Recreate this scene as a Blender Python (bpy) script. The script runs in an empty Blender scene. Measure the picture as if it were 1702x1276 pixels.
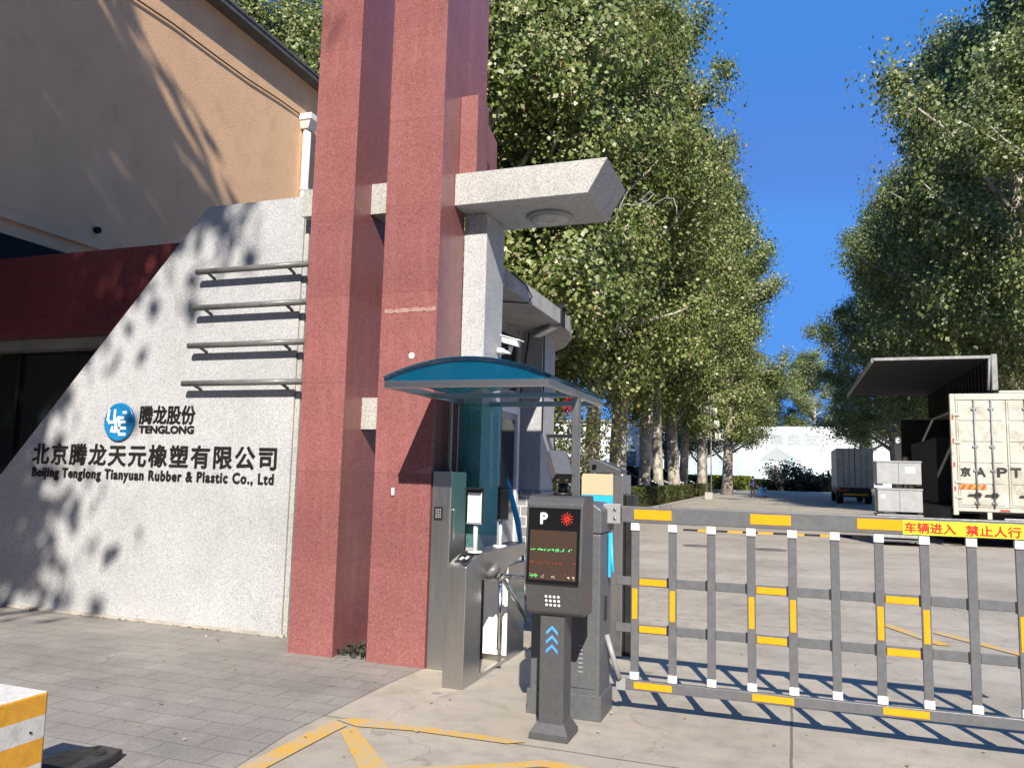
import bpy, bmesh, math, random
import numpy as np
from mathutils import Vector, Matrix
R = math.radians
scn = bpy.context.scene
COL = scn.collection

# ------------------------------------------------------------------ camera, sky, sun, exposure
cam_d = bpy.data.cameras.new("camera"); cam = bpy.data.objects.new("camera", cam_d); COL.objects.link(cam)
cam_d.sensor_width = 36.0; cam_d.lens = 36.0 * 1298.57 / 1702.0
cam_d.clip_start = 0.05; cam_d.clip_end = 4000
_yaw, _pit, _rol = R(19.637), R(6.4005), R(1.434)
_f = Vector((-math.sin(_yaw) * math.cos(_pit), math.cos(_yaw) * math.cos(_pit), math.sin(_pit)))
_r = Vector((math.cos(_yaw), math.sin(_yaw), 0)); _u = _r.cross(_f)
_r2 = _r * math.cos(_rol) + _u * math.sin(_rol); _u2 = _u * math.cos(_rol) - _r * math.sin(_rol)
cam.matrix_world = Matrix(((_r2.x, _u2.x, -_f.x, 0), (_r2.y, _u2.y, -_f.y, 0), (_r2.z, _u2.z, -_f.z, 1.6), (0, 0, 0, 1)))
scn.camera = cam

SUN_EL, SUN_AZ = 37.3, 109.5          # the light travels towards azimuth 109.5 deg (from +X), 37 deg down
world = bpy.data.worlds.new("World"); scn.world = world; world.use_nodes = True
wn = world.node_tree.nodes; wl = world.node_tree.links
sky = wn.new('ShaderNodeTexSky'); sky.sky_type = 'NISHITA'; sky.sun_disc = False
sky.sun_elevation = R(SUN_EL); sky.sun_rotation = R(161)
sky.altitude = 300; sky.air_density = 1.0; sky.dust_density = 0.0; sky.ozone_density = 4.0
hs = wn.new('ShaderNodeHueSaturation'); hs.inputs['Saturation'].default_value = 1.22; hs.inputs['Hue'].default_value = 0.518
lt_ = wn.new('ShaderNodeMix'); lt_.data_type = 'RGBA'; lt_.blend_type = 'LIGHTEN'; lt_.inputs[0].default_value = 1
lt_.inputs[7].default_value = (.42, 1.60, 4.6, 1)          # evens the deep blue overhead
wl.new(sky.outputs[0], hs.inputs['Color']); wl.new(hs.outputs[0], lt_.inputs[6]); 
dk_ = wn.new('ShaderNodeMix'); dk_.data_type = 'RGBA'; dk_.blend_type = 'DARKEN'; dk_.inputs[0].default_value = 1
dk_.inputs[7].default_value = (.60, 1.98, 5.4, 1)          # and keeps the low sky from whitening, as in the clear autumn air
wl.new(lt_.outputs[2], dk_.inputs[6]); wl.new(dk_.outputs[2], wn['Background'].inputs[0])
wn['Background'].inputs[1].default_value = 0.104
sd = bpy.data.lights.new("sun", 'SUN'); sd.energy = 5.0; sd.angle = R(0.53); sd.color = (1.0, 0.93, 0.82)
sun = bpy.data.objects.new("sun", sd); COL.objects.link(sun)
_d = Vector((math.cos(R(SUN_AZ)) * math.cos(R(SUN_EL)), math.sin(R(SUN_AZ)) * math.cos(R(SUN_EL)), -math.sin(R(SUN_EL))))
sun.rotation_euler = _d.to_track_quat('-Z', 'Y').to_euler(); sun.location = (10, -30, 40)
scn.view_settings.view_transform = 'Standard'; scn.view_settings.look = 'None'
scn.view_settings.gamma = 1; scn.view_settings.exposure = 0.68
scn.cycles.max_bounces = 8; scn.cycles.transparent_max_bounces = 16

# ------------------------------------------------------------------ materials
MATS = {}
def newmat(name):
    m = bpy.data.materials.new(name); m.use_nodes = True
    MATS[name] = m
    nt = m.node_tree; b = nt.nodes['Principled BSDF']
    return m, nt, b
def N(nt, t, **kw):
    n = nt.nodes.new(t)
    for k, v in kw.items():
        if k in n.inputs: n.inputs[k].default_value = v
        else: setattr(n, k, v)
    return n
def c4(c): return (c[0], c[1], c[2], 1)
def ramp(nt, fac, stops, interp='LINEAR'):
    r = nt.nodes.new('ShaderNodeValToRGB'); r.color_ramp.interpolation = interp
    e = r.color_ramp.elements
    while len(e) < len(stops): e.new(0.5)
    for i, (p, c) in enumerate(stops): e[i].position = p; e[i].color = c4(c)
    nt.links.new(fac, r.inputs[0]); return r.outputs[0]
def coords(nt, scale=(1, 1, 1)):
    tc = nt.nodes.new('ShaderNodeTexCoord'); mp = nt.nodes.new('ShaderNodeMapping'); mp.inputs['Scale'].default_value = scale
    nt.links.new(tc.outputs['Object'], mp.inputs[0]); return mp.outputs[0]
def noise(nt, vec, scale, detail=4, rough=.6):
    n = N(nt, 'ShaderNodeTexNoise', Scale=scale, Detail=detail, Roughness=rough); nt.links.new(vec, n.inputs['Vector']); return n.outputs['Fac']
def mixc(nt, fac, a, b, blend='MIX'):
    m = nt.nodes.new('ShaderNodeMix'); m.data_type = 'RGBA'; m.blend_type = blend
    for idx, v in ((0, fac), (6, a), (7, b)):
        if hasattr(v, 'is_linked') or hasattr(v, 'links'): nt.links.new(v, m.inputs[idx])
        else: m.inputs[idx].default_value = v if idx == 0 else c4(v)
    return m.outputs[2]
def bump(nt, b, h, strength=.3, dist=.01):
    n = N(nt, 'ShaderNodeBump', Strength=strength, Distance=dist); nt.links.new(h, n.inputs['Height']); nt.links.new(n.outputs[0], b.inputs['Normal'])
def roughvar(nt, b, fac, lo, hi):
    m = N(nt, 'ShaderNodeMapRange'); m.inputs['To Min'].default_value = lo; m.inputs['To Max'].default_value = hi
    m.inputs['From Min'].default_value = .3; m.inputs['From Max'].default_value = .7
    nt.links.new(fac, m.inputs[0]); nt.links.new(m.outputs[0], b.inputs['Roughness'])

def pm(name, c1, c2, scale=6, rough=.6, metal=0, bumps=0, bscale=60, stretch=(1, 1, 1), spec=.5, dirt=None):
    """paint / plaster / metal: two shades broken up by noise, fine bump, uneven gloss, optional dirt"""
    m, nt, b = newmat(name); v = coords(nt, stretch)
    n1 = noise(nt, v, scale, 5)
    col = ramp(nt, n1, [(.3, c1), (.7, c2)])
    if dirt:
        n3 = noise(nt, coords(nt), scale * 1.7, 8, .7)
        col = mixc(nt, ramp(nt, n3, [(.5, (0, 0, 0)), (.72, (1, 1, 1))]), col, dirt)
    nt.links.new(col, b.inputs['Base Color']); b.inputs['Metallic'].default_value = metal
    b.inputs['Specular IOR Level'].default_value = spec
    roughvar(nt, b, noise(nt, v, scale * 2.3, 5), max(.04, rough - .08), min(1, rough + .1))
    if bumps: bump(nt, b, noise(nt, coords(nt), bscale, 3), bumps, .006)
    return m
def granite(name, base, dark, light, scale=85, rough=.35, panel=0, jit=.1, stain=None, spec=.5, joint=(.05, .03, .03), pw=0):
    m, nt, b = newmat(name); v = coords(nt)
    vo = N(nt, 'ShaderNodeTexVoronoi', Scale=scale); nt.links.new(v, vo.inputs['Vector'])
    sp = N(nt, 'ShaderNodeSeparateColor'); nt.links.new(vo.outputs['Color'], sp.inputs[0])
    col = ramp(nt, sp.outputs[0], [(0, dark), (.2, dark), (.26, base), (.74, base), (.82, light), (1, light)])
    n1 = noise(nt, v, 1.3, 6)
    col = mixc(nt, .55, col, ramp(nt, n1, [(.3, (.62, .62, .62)), (.7, (1, 1, 1))]), 'MULTIPLY')
    if stain:
        n2 = noise(nt, coords(nt, (5, 5, .5)), 1.6, 6, .65)
        col = mixc(nt, ramp(nt, n2, [(.52, (0, 0, 0)), (.78, (.6, .6, .6))]), col, stain)
    if panel:
        sx = N(nt, 'ShaderNodeSeparateXYZ'); nt.links.new(v, sx.inputs[0])
        dv = N(nt, 'ShaderNodeMath', operation='DIVIDE'); dv.inputs[1].default_value = panel; nt.links.new(sx.outputs[2], dv.inputs[0])
        fl = N(nt, 'ShaderNodeMath', operation='FLOOR'); nt.links.new(dv.outputs[0], fl.inputs[0])
        wn_ = N(nt, 'ShaderNodeTexWhiteNoise', noise_dimensions='1D'); nt.links.new(fl.outputs[0], wn_.inputs['W'])
        col = mixc(nt, 1, col, ramp(nt, wn_.outputs['Value'], [(0, (1 - jit, 1 - jit * 1.2, 1 - jit)), (1, (1 + jit * .4, 1, 1))]), 'MULTIPLY')
        fr = N(nt, 'ShaderNodeMath', operation='FRACT'); nt.links.new(dv.outputs[0], fr.inputs[0])
        lt = N(nt, 'ShaderNodeMath', operation='LESS_THAN'); lt.inputs[1].default_value = .006 / panel; nt.links.new(fr.outputs[0], lt.inputs[0])
        col = mixc(nt, lt.outputs[0], col, joint)
        if pw:
            d2 = N(nt, 'ShaderNodeMath', operation='DIVIDE'); d2.inputs[1].default_value = pw; nt.links.new(sx.outputs[0], d2.inputs[0])
            f2 = N(nt, 'ShaderNodeMath', operation='FRACT'); nt.links.new(d2.outputs[0], f2.inputs[0])
            l2 = N(nt, 'ShaderNodeMath', operation='LESS_THAN'); l2.inputs[1].default_value = .005 / pw; nt.links.new(f2.outputs[0], l2.inputs[0])
            col = mixc(nt, l2.outputs[0], col, joint)
    nt.links.new(col, b.inputs['Base Color']); b.inputs['Specular IOR Level'].default_value = spec
    roughvar(nt, b, noise(nt, v, 7, 5), rough - .07, rough + .12)
    return m
def emit(name, c, s):
    m, nt, b = newmat(name); b.inputs['Base Color'].default_value = c4([x * .3 for x in c]); b.inputs['Emission Color'].default_value = c4(c); b.inputs['Emission Strength'].default_value = s; return m
def glassy(name, tint, gloss=.12, rough=.03, extra=None):
    m, nt, b = newmat(name); nt.nodes.remove(b); out = nt.nodes['Material Output']
    t = N(nt, 'ShaderNodeBsdfTransparent', Color=c4(tint)); g = N(nt, 'ShaderNodeBsdfGlossy', Roughness=rough)
    fr = N(nt, 'ShaderNodeFresnel', IOR=1.5); mr = N(nt, 'ShaderNodeMath', operation='ADD'); mr.inputs[1].default_value = gloss * .3; nt.links.new(fr.outputs[0], mr.inputs[0])
    mx = N(nt, 'ShaderNodeMixShader'); nt.links.new(mr.outputs[0], mx.inputs[0]); nt.links.new(t.outputs[0], mx.inputs[1]); nt.links.new(g.outputs[0], mx.inputs[2])
    last = mx.outputs[0]
    if extra:   # a cast of solid colour for tinted plastic sheet
        d = N(nt, 'ShaderNodeBsdfDiffuse', Color=c4(extra[0])); tr = N(nt, 'ShaderNodeBsdfTranslucent', Color=c4(extra[1]))
        a = N(nt, 'ShaderNodeMixShader'); a.inputs[0].default_value = .5; nt.links.new(d.outputs[0], a.inputs[1]); nt.links.new(tr.outputs[0], a.inputs[2])
        m2 = N(nt, 'ShaderNodeMixShader'); m2.inputs[0].default_value = extra[2]; nt.links.new(last, m2.inputs[1]); nt.links.new(a.outputs[0], m2.inputs[2]); last = m2.outputs[0]
    nt.links.new(last, out.inputs[0]); return m
def leafmat(name, stops, trans=.3, rough=.5):
    m, nt, b = newmat(name); g = nt.nodes.new('ShaderNodeNewGeometry'); out = nt.nodes['Material Output']
    col = ramp(nt, g.outputs['Random Per Island'], stops)
    nt.links.new(col, b.inputs['Base Color']); b.inputs['Roughness'].default_value = rough; b.inputs['Specular IOR Level'].default_value = .5
    t = nt.nodes.new('ShaderNodeBsdfTranslucent'); nt.links.new(col, t.inputs[0])
    mx = nt.nodes.new('ShaderNodeMixShader'); mx.inputs[0].default_value = trans
    nt.links.new(b.outputs[0], mx.inputs[1]); nt.links.new(t.outputs[0], mx.inputs[2]); nt.links.new(mx.outputs[0], out.inputs[0]); return m

def ground_mat():
    m, nt, b = newmat('concrete_ground'); v = coords(nt)
    n1 = noise(nt, v, .55, 7, .62); n2 = noise(nt, v, 5, 8, .7); n3 = noise(nt, v, 120, 2)
    col = ramp(nt, n1, [(.3, (.275, .24, .196)), (.5, (.37, .328, .27)), (.72, (.44, .396, .332))])
    col = mixc(nt, .7, col, ramp(nt, n2, [(.3, (.68, .67, .66)), (.52, (1, 1, 1)), (.75, (1.08, 1.06, 1.03))]), 'MULTIPLY')
    col = mixc(nt, .8, col, ramp(nt, n3, [(.3, (.72, .72, .72)), (.6, (1.06, 1.06, 1.06))]), 'MULTIPLY')
    # wheel scuffs dragged along the lane
    n5 = noise(nt, coords(nt, (.5, 4, 1)), 1.1, 7, .65)
    col = mixc(nt, ramp(nt, n5, [(.54, (0, 0, 0)), (.75, (.5, .5, .5))]), col, (.25, .215, .175))
    vs = N(nt, 'ShaderNodeTexVoronoi', Scale=1.4); nt.links.new(v, vs.inputs['Vector'])
    col = mixc(nt, ramp(nt, vs.outputs['Distance'], [(.02, (.55, .55, .55)), (.075, (0, 0, 0))]), col, (.1, .095, .09))
    # slab joints and cracks
    br = N(nt, 'ShaderNodeTexBrick', Scale=1.0); br.inputs['Brick Width'].default_value = 5.2; br.inputs['Row Height'].default_value = 4.6
    br.inputs['Mortar Size'].default_value = .009; br.offset = 0; br.inputs['Color1'].default_value = (1, 1, 1, 1); br.inputs['Color2'].default_value = (.93, .93, .93, 1); br.inputs['Mortar'].default_value = (.3, .28, .26, 1)
    mp = nt.nodes.new('ShaderNodeMapping'); mp.inputs['Location'].default_value = (0, 0, 0); nt.links.new(v, mp.inputs[0])
    nv = N(nt, 'ShaderNodeTexNoise', Scale=2.5, Detail=4); nt.links.new(v, nv.inputs['Vector'])
    va = N(nt, 'ShaderNodeVectorMath', operation='MULTIPLY_ADD'); va.inputs[1].default_value = (.03, .03, 0); nt.links.new(nv.outputs['Color'], va.inputs[0]); nt.links.new(mp.outputs[0], va.inputs[2])
    nt.links.new(va.outputs[0], br.inputs['Vector'])
    col = mixc(nt, .8, col, br.outputs['Color'], 'MULTIPLY')
    vo = N(nt, 'ShaderNodeTexVoronoi', Scale=.35, feature='DISTANCE_TO_EDGE'); nv2 = N(nt, 'ShaderNodeTexNoise', Scale=1.8, Detail=6)
    nt.links.new(v, nv2.inputs['Vector']); va2 = N(nt, 'ShaderNodeVectorMath', operation='MULTIPLY_ADD'); va2.inputs[1].default_value = (1.3, 1.3, 0); nt.links.new(nv2.outputs['Color'], va2.inputs[0]); nt.links.new(v, va2.inputs[2]); nt.links.new(va2.outputs[0], vo.inputs['Vector'])
    col = mixc(nt, ramp(nt, vo.outputs['Distance'], [(0, (.5, .5, .5)), (.004, (0, 0, 0))]), col, (.14, .13, .12))
    nt.links.new(col, b.inputs['Base Color']); roughvar(nt, b, n2, .75, .95); bump(nt, b, n3, .25, .004); return m
def paver_mat():
    m, nt, b = newmat('grey_pavers'); v = coords(nt)
    nv = N(nt, 'ShaderNodeTexNoise', Scale=5, Detail=4); nt.links.new(v, nv.inputs['Vector'])
    va = N(nt, 'ShaderNodeVectorMath', operation='MULTIPLY_ADD'); va.inputs[1].default_value = (.018, .018, 0); nt.links.new(nv.outputs['Color'], va.inputs[0]); nt.links.new(v, va.inputs[2])
    br = N(nt, 'ShaderNodeTexBrick', Scale=1.0); br.inputs['Brick Width'].default_value = .4; br.inputs['Row Height'].default_value = .2
    br.inputs['Mortar Size'].default_value = .004; br.inputs['Mortar Smooth'].default_value = .4
    br.inputs['Color1'].default_value = (.262, .247, .230, 1); br.inputs['Color2'].default_value = (.292, .276, .257, 1); br.inputs['Mortar'].default_value = (.12, .11, .1, 1)
    nt.links.new(va.outputs[0], br.inputs['Vector'])
    n1 = noise(nt, v, 1.1, 8, .68); n2 = noise(nt, v, 60, 4, .7); n4 = noise(nt, v, 3.2, 9, .75)
    col = mixc(nt, .9, br.outputs['Color'], ramp(nt, n1, [(.3, (.62, .61, .6)), (.7, (1.15, 1.12, 1.08))]), 'MULTIPLY')
    col = mixc(nt, .8, col, ramp(nt, n2, [(.3, (.7, .7, .7)), (.7, (1.15, 1.15, 1.15))]), 'MULTIPLY')
    col = mixc(nt, ramp(nt, n4, [(.56, (0, 0, 0)), (.72, (.6, .6, .6))]), col, (.37, .34, .3))
    nt.links.new(col, b.inputs['Base Color']); roughvar(nt, b, n1, .7, .92)
    bump(nt, b, br.outputs['Fac'], -.35, .008); return m
def worn_yellow():
    m, nt, b = newmat('worn_yellow_paint'); v = coords(nt)
    n1 = noise(nt, v, 7, 9, .78); n3 = noise(nt, v, 120, 2); n4 = noise(nt, v, 1.1, 4)
    wear = mixc(nt, .35, n1, n4)
    col = mixc(nt, ramp(nt, wear, [(.44, (1, 1, 1)), (.57, (.12, .12, .12))]), (.39, .355, .3), (.58, .34, .05))
    col = mixc(nt, .8, col, ramp(nt, n3, [(.3, (.75, .75, .75)), (.6, (1.05, 1.05, 1.05))]), 'MULTIPLY')
    nt.links.new(col, b.inputs['Base Color']); b.inputs['Roughness'].default_value = .85; return m

M_ground = ground_mat(); M_paver = paver_mat(); M_yellowline = worn_yellow()
M_grey = granite('light_grey_granite', (.475, .48, .495), (.27, .272, .28), (.59, .595, .61), 190, .5, panel=0, stain=(.36, .36, .31))
M_greycap = granite('weathered_granite', (.46, .45, .43), (.25, .24, .23), (.58, .57, .55), 180, .55, stain=(.27, .25, .23))
M_red = granite('red_granite', (.285, .107, .103), (.2, .072, .07), (.36, .16, .15), 170, .3, panel=.78, jit=.09, stain=(.33, .16, .14), joint=(.2, .07, .065))
M_redband = granite('red_granite_band', (.25, .055, .05), (.16, .036, .036), (.31, .1, .09), 150, .32, panel=.42, jit=.1, joint=(.06, .03, .03), pw=1.2)
M_stucco = pm('orange_stucco', (.66, .41, .235), (.72, .46, .27), 1.2, .9, bumps=.8, bscale=24, dirt=(.58, .36, .21))
M_roof = pm('grey_roof_sheet', (.075, .07, .068), (.12, .115, .11), 5, .6)
M_whitepipe = pm('white_plastic_pipe', (.72, .71, .68), (.8, .79, .77), 4, .4)
M_rail = pm('grey_painted_rail', (.115, .115, .115), (.16, .16, .158), 12, .38, dirt=(.09, .085, .08))
M_steel = pm('brushed_steel', (.47, .46, .44), (.53, .52, .5), 5, .34, metal=1, stretch=(30, 30, .25))
M_steelh = pm('brushed_steel_deck', (.52, .51, .49), (.6, .59, .57), 5, .32, metal=1, stretch=(30, .4, 30))
M_chrome = pm('polished_steel', (.7, .7, .69), (.82, .82, .8), 6, .14, metal=1)
M_dark = pm('dark_opening', (.006, .008, .009), (.014, .016, .017), 2, .7, spec=.2)
M_darkglass = pm('dark_window_glass', (.008, .014, .016), (.018, .028, .03), 1, .06)
M_black = pm('black_plastic', (.012, .012, .013), (.02, .02, .022), 8, .42)
M_blackm = pm('black_letter_metal', (.01, .01, .01), (.018, .017, .016), 8, .4)
M_kiosk = pm('charcoal_powder_coat', (.062, .062, .066), (.078, .078, .083), 30, .42, bumps=.12, bscale=500)
M_house = pm('grey_powder_coat', (.088, .091, .098), (.108, .112, .12), 20, .45, bumps=.1, bscale=500, dirt=(.12, .118, .112))
M_barrier = pm('grey_barrier_aluminium', (.105, .108, .116), (.135, .138, .146), 15, .42, dirt=(.1, .1, .1))
M_bracket = pm('light_grey_bracket', (.25, .255, .265), (.3, .305, .315), 9, .38)
M_clamp = pm('white_clamp', (.7, .7, .7), (.8, .8, .79), 9, .45)
M_amber = pm('amber_reflector', (.78, .31, .005), (.84, .35, .008), 25, .35)
M_lemon = pm('lemon_sticker', (.72, .78, .03), (.78, .83, .05), 20, .35)
M_redink = pm('red_ink', (.7, .03, .02), (.75, .04, .025), 20, .4)
M_screen = pm('led_panel', (.045, .028, .02), (.06, .036, .026), 180, .3)
M_gloss = pm('black_glass', (.008, .008, .009), (.012, .012, .013), 3, .08)
M_ledred = emit('red_led', (1, .06, .03), .7); M_ledgreen = emit('green_led', (.1, 1, .25), 1.0); M_ledwhite = emit('pale_led', (.9, .95, .7), .8)
M_ledred2 = emit('dim_red_led', (.75, .05, .03), .5)
M_white = pm('white_paint', (.7, .7, .69), (.8, .8, .79), 5, .5)
M_blueprint = pm('blue_print', (.05, .28, .75), (.08, .33, .8), 8, .45)
M_logo = pm('logo_blue_enamel', (.0, .09, .27), (.015, .22, .46), 3.2, .25)
M_bluecanopy = glassy('blue_polycarbonate', (.46, .9, .94), .2, .08, ((.02, .24, .38), (.05, .48, .66), .17))
M_bluepanel = glassy('blue_front_sheet', (.4, .76, .86), .3, .08, ((.012, .22, .4), (.03, .34, .55), .38))
M_tealglass = glassy('teal_glass', (.6, .93, .93), .1, .02)
M_lampglass = pm('dirty_lamp_cover', (.32, .31, .3), (.55, .54, .52), 9, .4, dirt=(.16, .14, .12))
M_soffit = pm('grey_render', (.3, .295, .285), (.4, .39, .38), 2, .85, bumps=.3, bscale=50, dirt=(.22, .21, .2))
M_fascia = pm('stained_concrete', (.33, .315, .29), (.46, .44, .41), 1.5, .9, bumps=.4, bscale=30, stretch=(3, 3, .6), dirt=(.15, .14, .125))
M_cream = pm('cream_panel', (.47, .4, .26), (.52, .44, .29), 5, .45)
M_cyan = pm('cyan_panel', (.02, .38, .7), (.03, .44, .76), 5, .4)
M_teal = pm('teal_plastic', (.005, .075, .085), (.01, .11, .12), 5, .35)
def tile_mat():
    m, nt, b = newmat('grey_wall_tiles')
    tc = nt.nodes.new('ShaderNodeTexCoord'); sx = nt.nodes.new('ShaderNodeSeparateXYZ'); nt.links.new(tc.outputs['Object'], sx.inputs[0])
    ad = N(nt, 'ShaderNodeMath', operation='ADD'); nt.links.new(sx.outputs[0], ad.inputs[0]); nt.links.new(sx.outputs[1], ad.inputs[1])
    cx = nt.nodes.new('ShaderNodeCombineXYZ'); nt.links.new(ad.outputs[0], cx.inputs[0]); nt.links.new(sx.outputs[2], cx.inputs[1])
    br = N(nt, 'ShaderNodeTexBrick', Scale=1.0); br.offset = .5; br.inputs['Brick Width'].default_value = .16; br.inputs['Row Height'].default_value = .13; br.inputs['Mortar Size'].default_value = .006
    br.inputs['Color1'].default_value = (.2, .19, .19, 1); br.inputs['Color2'].default_value = (.27, .26, .26, 1); br.inputs['Mortar'].default_value = (.65, .64, .62, 1)
    nt.links.new(cx.outputs[0], br.inputs['Vector']); nt.links.new(br.outputs[0], b.inputs['Base Color']); b.inputs['Roughness'].default_value = .5; return m
M_tile = tile_mat()
def stripe_block_mat():
    m, nt, b = newmat('painted_concrete_block'); v = coords(nt)
    sx = nt.nodes.new('ShaderNodeSeparateXYZ'); nt.links.new(v, sx.inputs[0])
    col = ramp(nt, sx.outputs[2], [(0, (.62, .6, .56)), (.175, (.7, .34, .03)), (.289, (.62, .6, .56)), (.394, (.7, .34, .03)), (.494, (.62, .6, .56))], 'CONSTANT')
    n2 = noise(nt, v, 14, 9, .72)
    col = mixc(nt, .8, col, ramp(nt, n2, [(.28, (.62, .6, .57)), (.55, (1, 1, 1))]), 'MULTIPLY')
    n1 = noise(nt, v, 45, 6, .7); col = mixc(nt, ramp(nt, n1, [(.62, (0, 0, 0)), (.7, (.7, .7, .7))]), col, (.4, .37, .33))
    nt.links.new(col, b.inputs['Base Color']); b.inputs['Roughness'].default_value = .85; bump(nt, b, n1, .4, .006); return m
M_block = stripe_block_mat()
M_bark = None
def bark_mat(name, pale, mid, dark):
    m, nt, b = newmat(name); v = coords(nt, (1, 1, .55))
    n1 = noise(nt, v, 3.4, 6, .65); n2 = noise(nt, v, 14, 5)
    col = ramp(nt, n1, [(.36, dark), (.46, mid), (.56, pale), (.7, pale)]); col = mixc(nt, .6, col, ramp(nt, n2, [(.3, (.65, .65, .65)), (.7, (1.1, 1.1, 1.1))]), 'MULTIPLY')
    nt.links.new(col, b.inputs['Base Color']); b.inputs['Roughness'].default_value = .85; bump(nt, b, n1, .3, .03); return m
M_bark = bark_mat('plane_tree_bark', (.50, .46, .39), (.33, .29, .23), (.2, .17, .13))
M_bark2 = bark_mat('brown_bark', (.2, .15, .11), (.14, .11, .085), (.08, .06, .05))
M_leaf = leafmat('plane_leaves', [(0, (.07, .115, .026)), (.3, (.15, .205, .046)), (.6, (.235, .285, .078)), (.82, (.34, .36, .14)), (.95, (.46, .46, .27)), (1, (.36, .26, .1))], .36, .42)
M_leafd = leafmat('dark_leaves', [(0, (.07, .11, .03)), (.4, (.175, .23, .062)), (.72, (.27, .315, .11)), (.9, (.42, .44, .23)), (1, (.5, .5, .32))], .36, .42)
M_hedge = leafmat('hedge_leaves', [(0, (.04, .055, .012)), (.5, (.07, .085, .02)), (1, (.13, .13, .035))], .25, .5)
M_lime = leafmat('lime_hedge_leaves', [(0, (.12, .17, .01)), (.5, (.2, .26, .015)), (1, (.3, .34, .03))], .3, .5)
M_bushl = leafmat('bush_leaves', [(0, (.03, .035, .022)), (.6, (.055, .06, .04)), (1, (.09, .095, .07))], .2, .5)
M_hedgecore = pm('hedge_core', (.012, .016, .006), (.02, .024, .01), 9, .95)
M_truckw = pm('dirty_white_panel', (.43, .42, .365), (.51, .50, .44), 1.5, .55, dirt=(.3, .26, .2))
M_truckd = pm('black_chassis', (.015, .015, .015), (.03, .03, .03), 5, .6)
M_wing = pm('dark_wing_lining', (.014, .0145, .015), (.022, .0225, .023), 3, .8)
M_alu = pm('aluminium_edge', (.2, .2, .195), (.36, .36, .35), 3, .5, dirt=(.08, .075, .07))
M_crate = pm('grey_folding_crate', (.3, .305, .31), (.36, .365, .37), 4, .5, dirt=(.27, .27, .27))
M_paper = pm('white_paper', (.75, .75, .75), (.8, .8, .8), 5, .7)
M_red2 = pm('red_tape', (.42, .05, .04), (.5, .08, .06), 8, .4)
M_orange = pm('orange_tape', (.75, .28, .03), (.78, .3, .04), 8, .4)
M_rubber = pm('tyre_rubber', (.012, .012, .012), (.025, .024, .023), 9, .8)
M_carblk = pm('black_car_paint', (.008, .009, .011), (.014, .015, .018), 3, .12)
M_cargrey = pm('dark_blue_car_paint', (.012, .018, .03), (.02, .028, .045), 3, .12)
M_carglass = pm('car_glass', (.015, .02, .022), (.03, .036, .04), 2, .05)
M_mural = pm('white_mural_wall', (.56, .6, .6), (.62, .65, .65), .15, .6)
M_muralt = pm('pale_teal_print', (.36, .5, .52), (.46, .57, .58), .5, .6)
M_muralg = pm('pale_grey_print', (.32, .36, .37), (.4, .44, .44), .5, .6)
M_skin = pm('skin', (.42, .26, .18), (.48, .3, .21), 9, .6); M_purple = pm('purple_shirt', (.05, .035, .16), (.075, .05, .2), 9, .8)
M_navy = pm('navy_trousers', (.012, .016, .03), (.02, .025, .045), 9, .8); M_hair = pm('black_hair', (.008, .007, .007), (.015, .013, .012), 9, .6)
M_bluecart = pm('blue_cart_plastic', (.01, .07, .2), (.015, .09, .25), 4, .4)
M_kerb = pm('kerb_stone', (.36, .33, .29), (.46, .43, .38), 3, .9, bumps=.3, bscale=30, dirt=(.25, .23, .2))
M_scar = pm('pale_mortar', (.3, .15, .13), (.4, .27, .24), 22, .9)
M_soil = pm('soil', (.11, .085, .06), (.17, .135, .1), 3, .95, bumps=.6, bscale=25)
M_iron = pm('cast_iron_cover', (.1, .09, .08), (.16, .145, .13), 15, .6)
M_lampw = pm('frosted_lamp_shade', (.5, .5, .41), (.58, .58, .48), 4, .35)
M_flower = leafmat('red_petals', [(0, (.35, .01, .02)), (1, (.6, .04, .05))], .2, .5)
M_bluebld = pm('blue_grey_facade', (.06, .11, .14), (.09, .15, .19), .4, .4)
M_leaflitter = leafmat('dry_leaf_litter', [(0, (.3, .19, .07)), (.5, (.4, .3, .12)), (1, (.45, .4, .3))], .1, .8)

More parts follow.
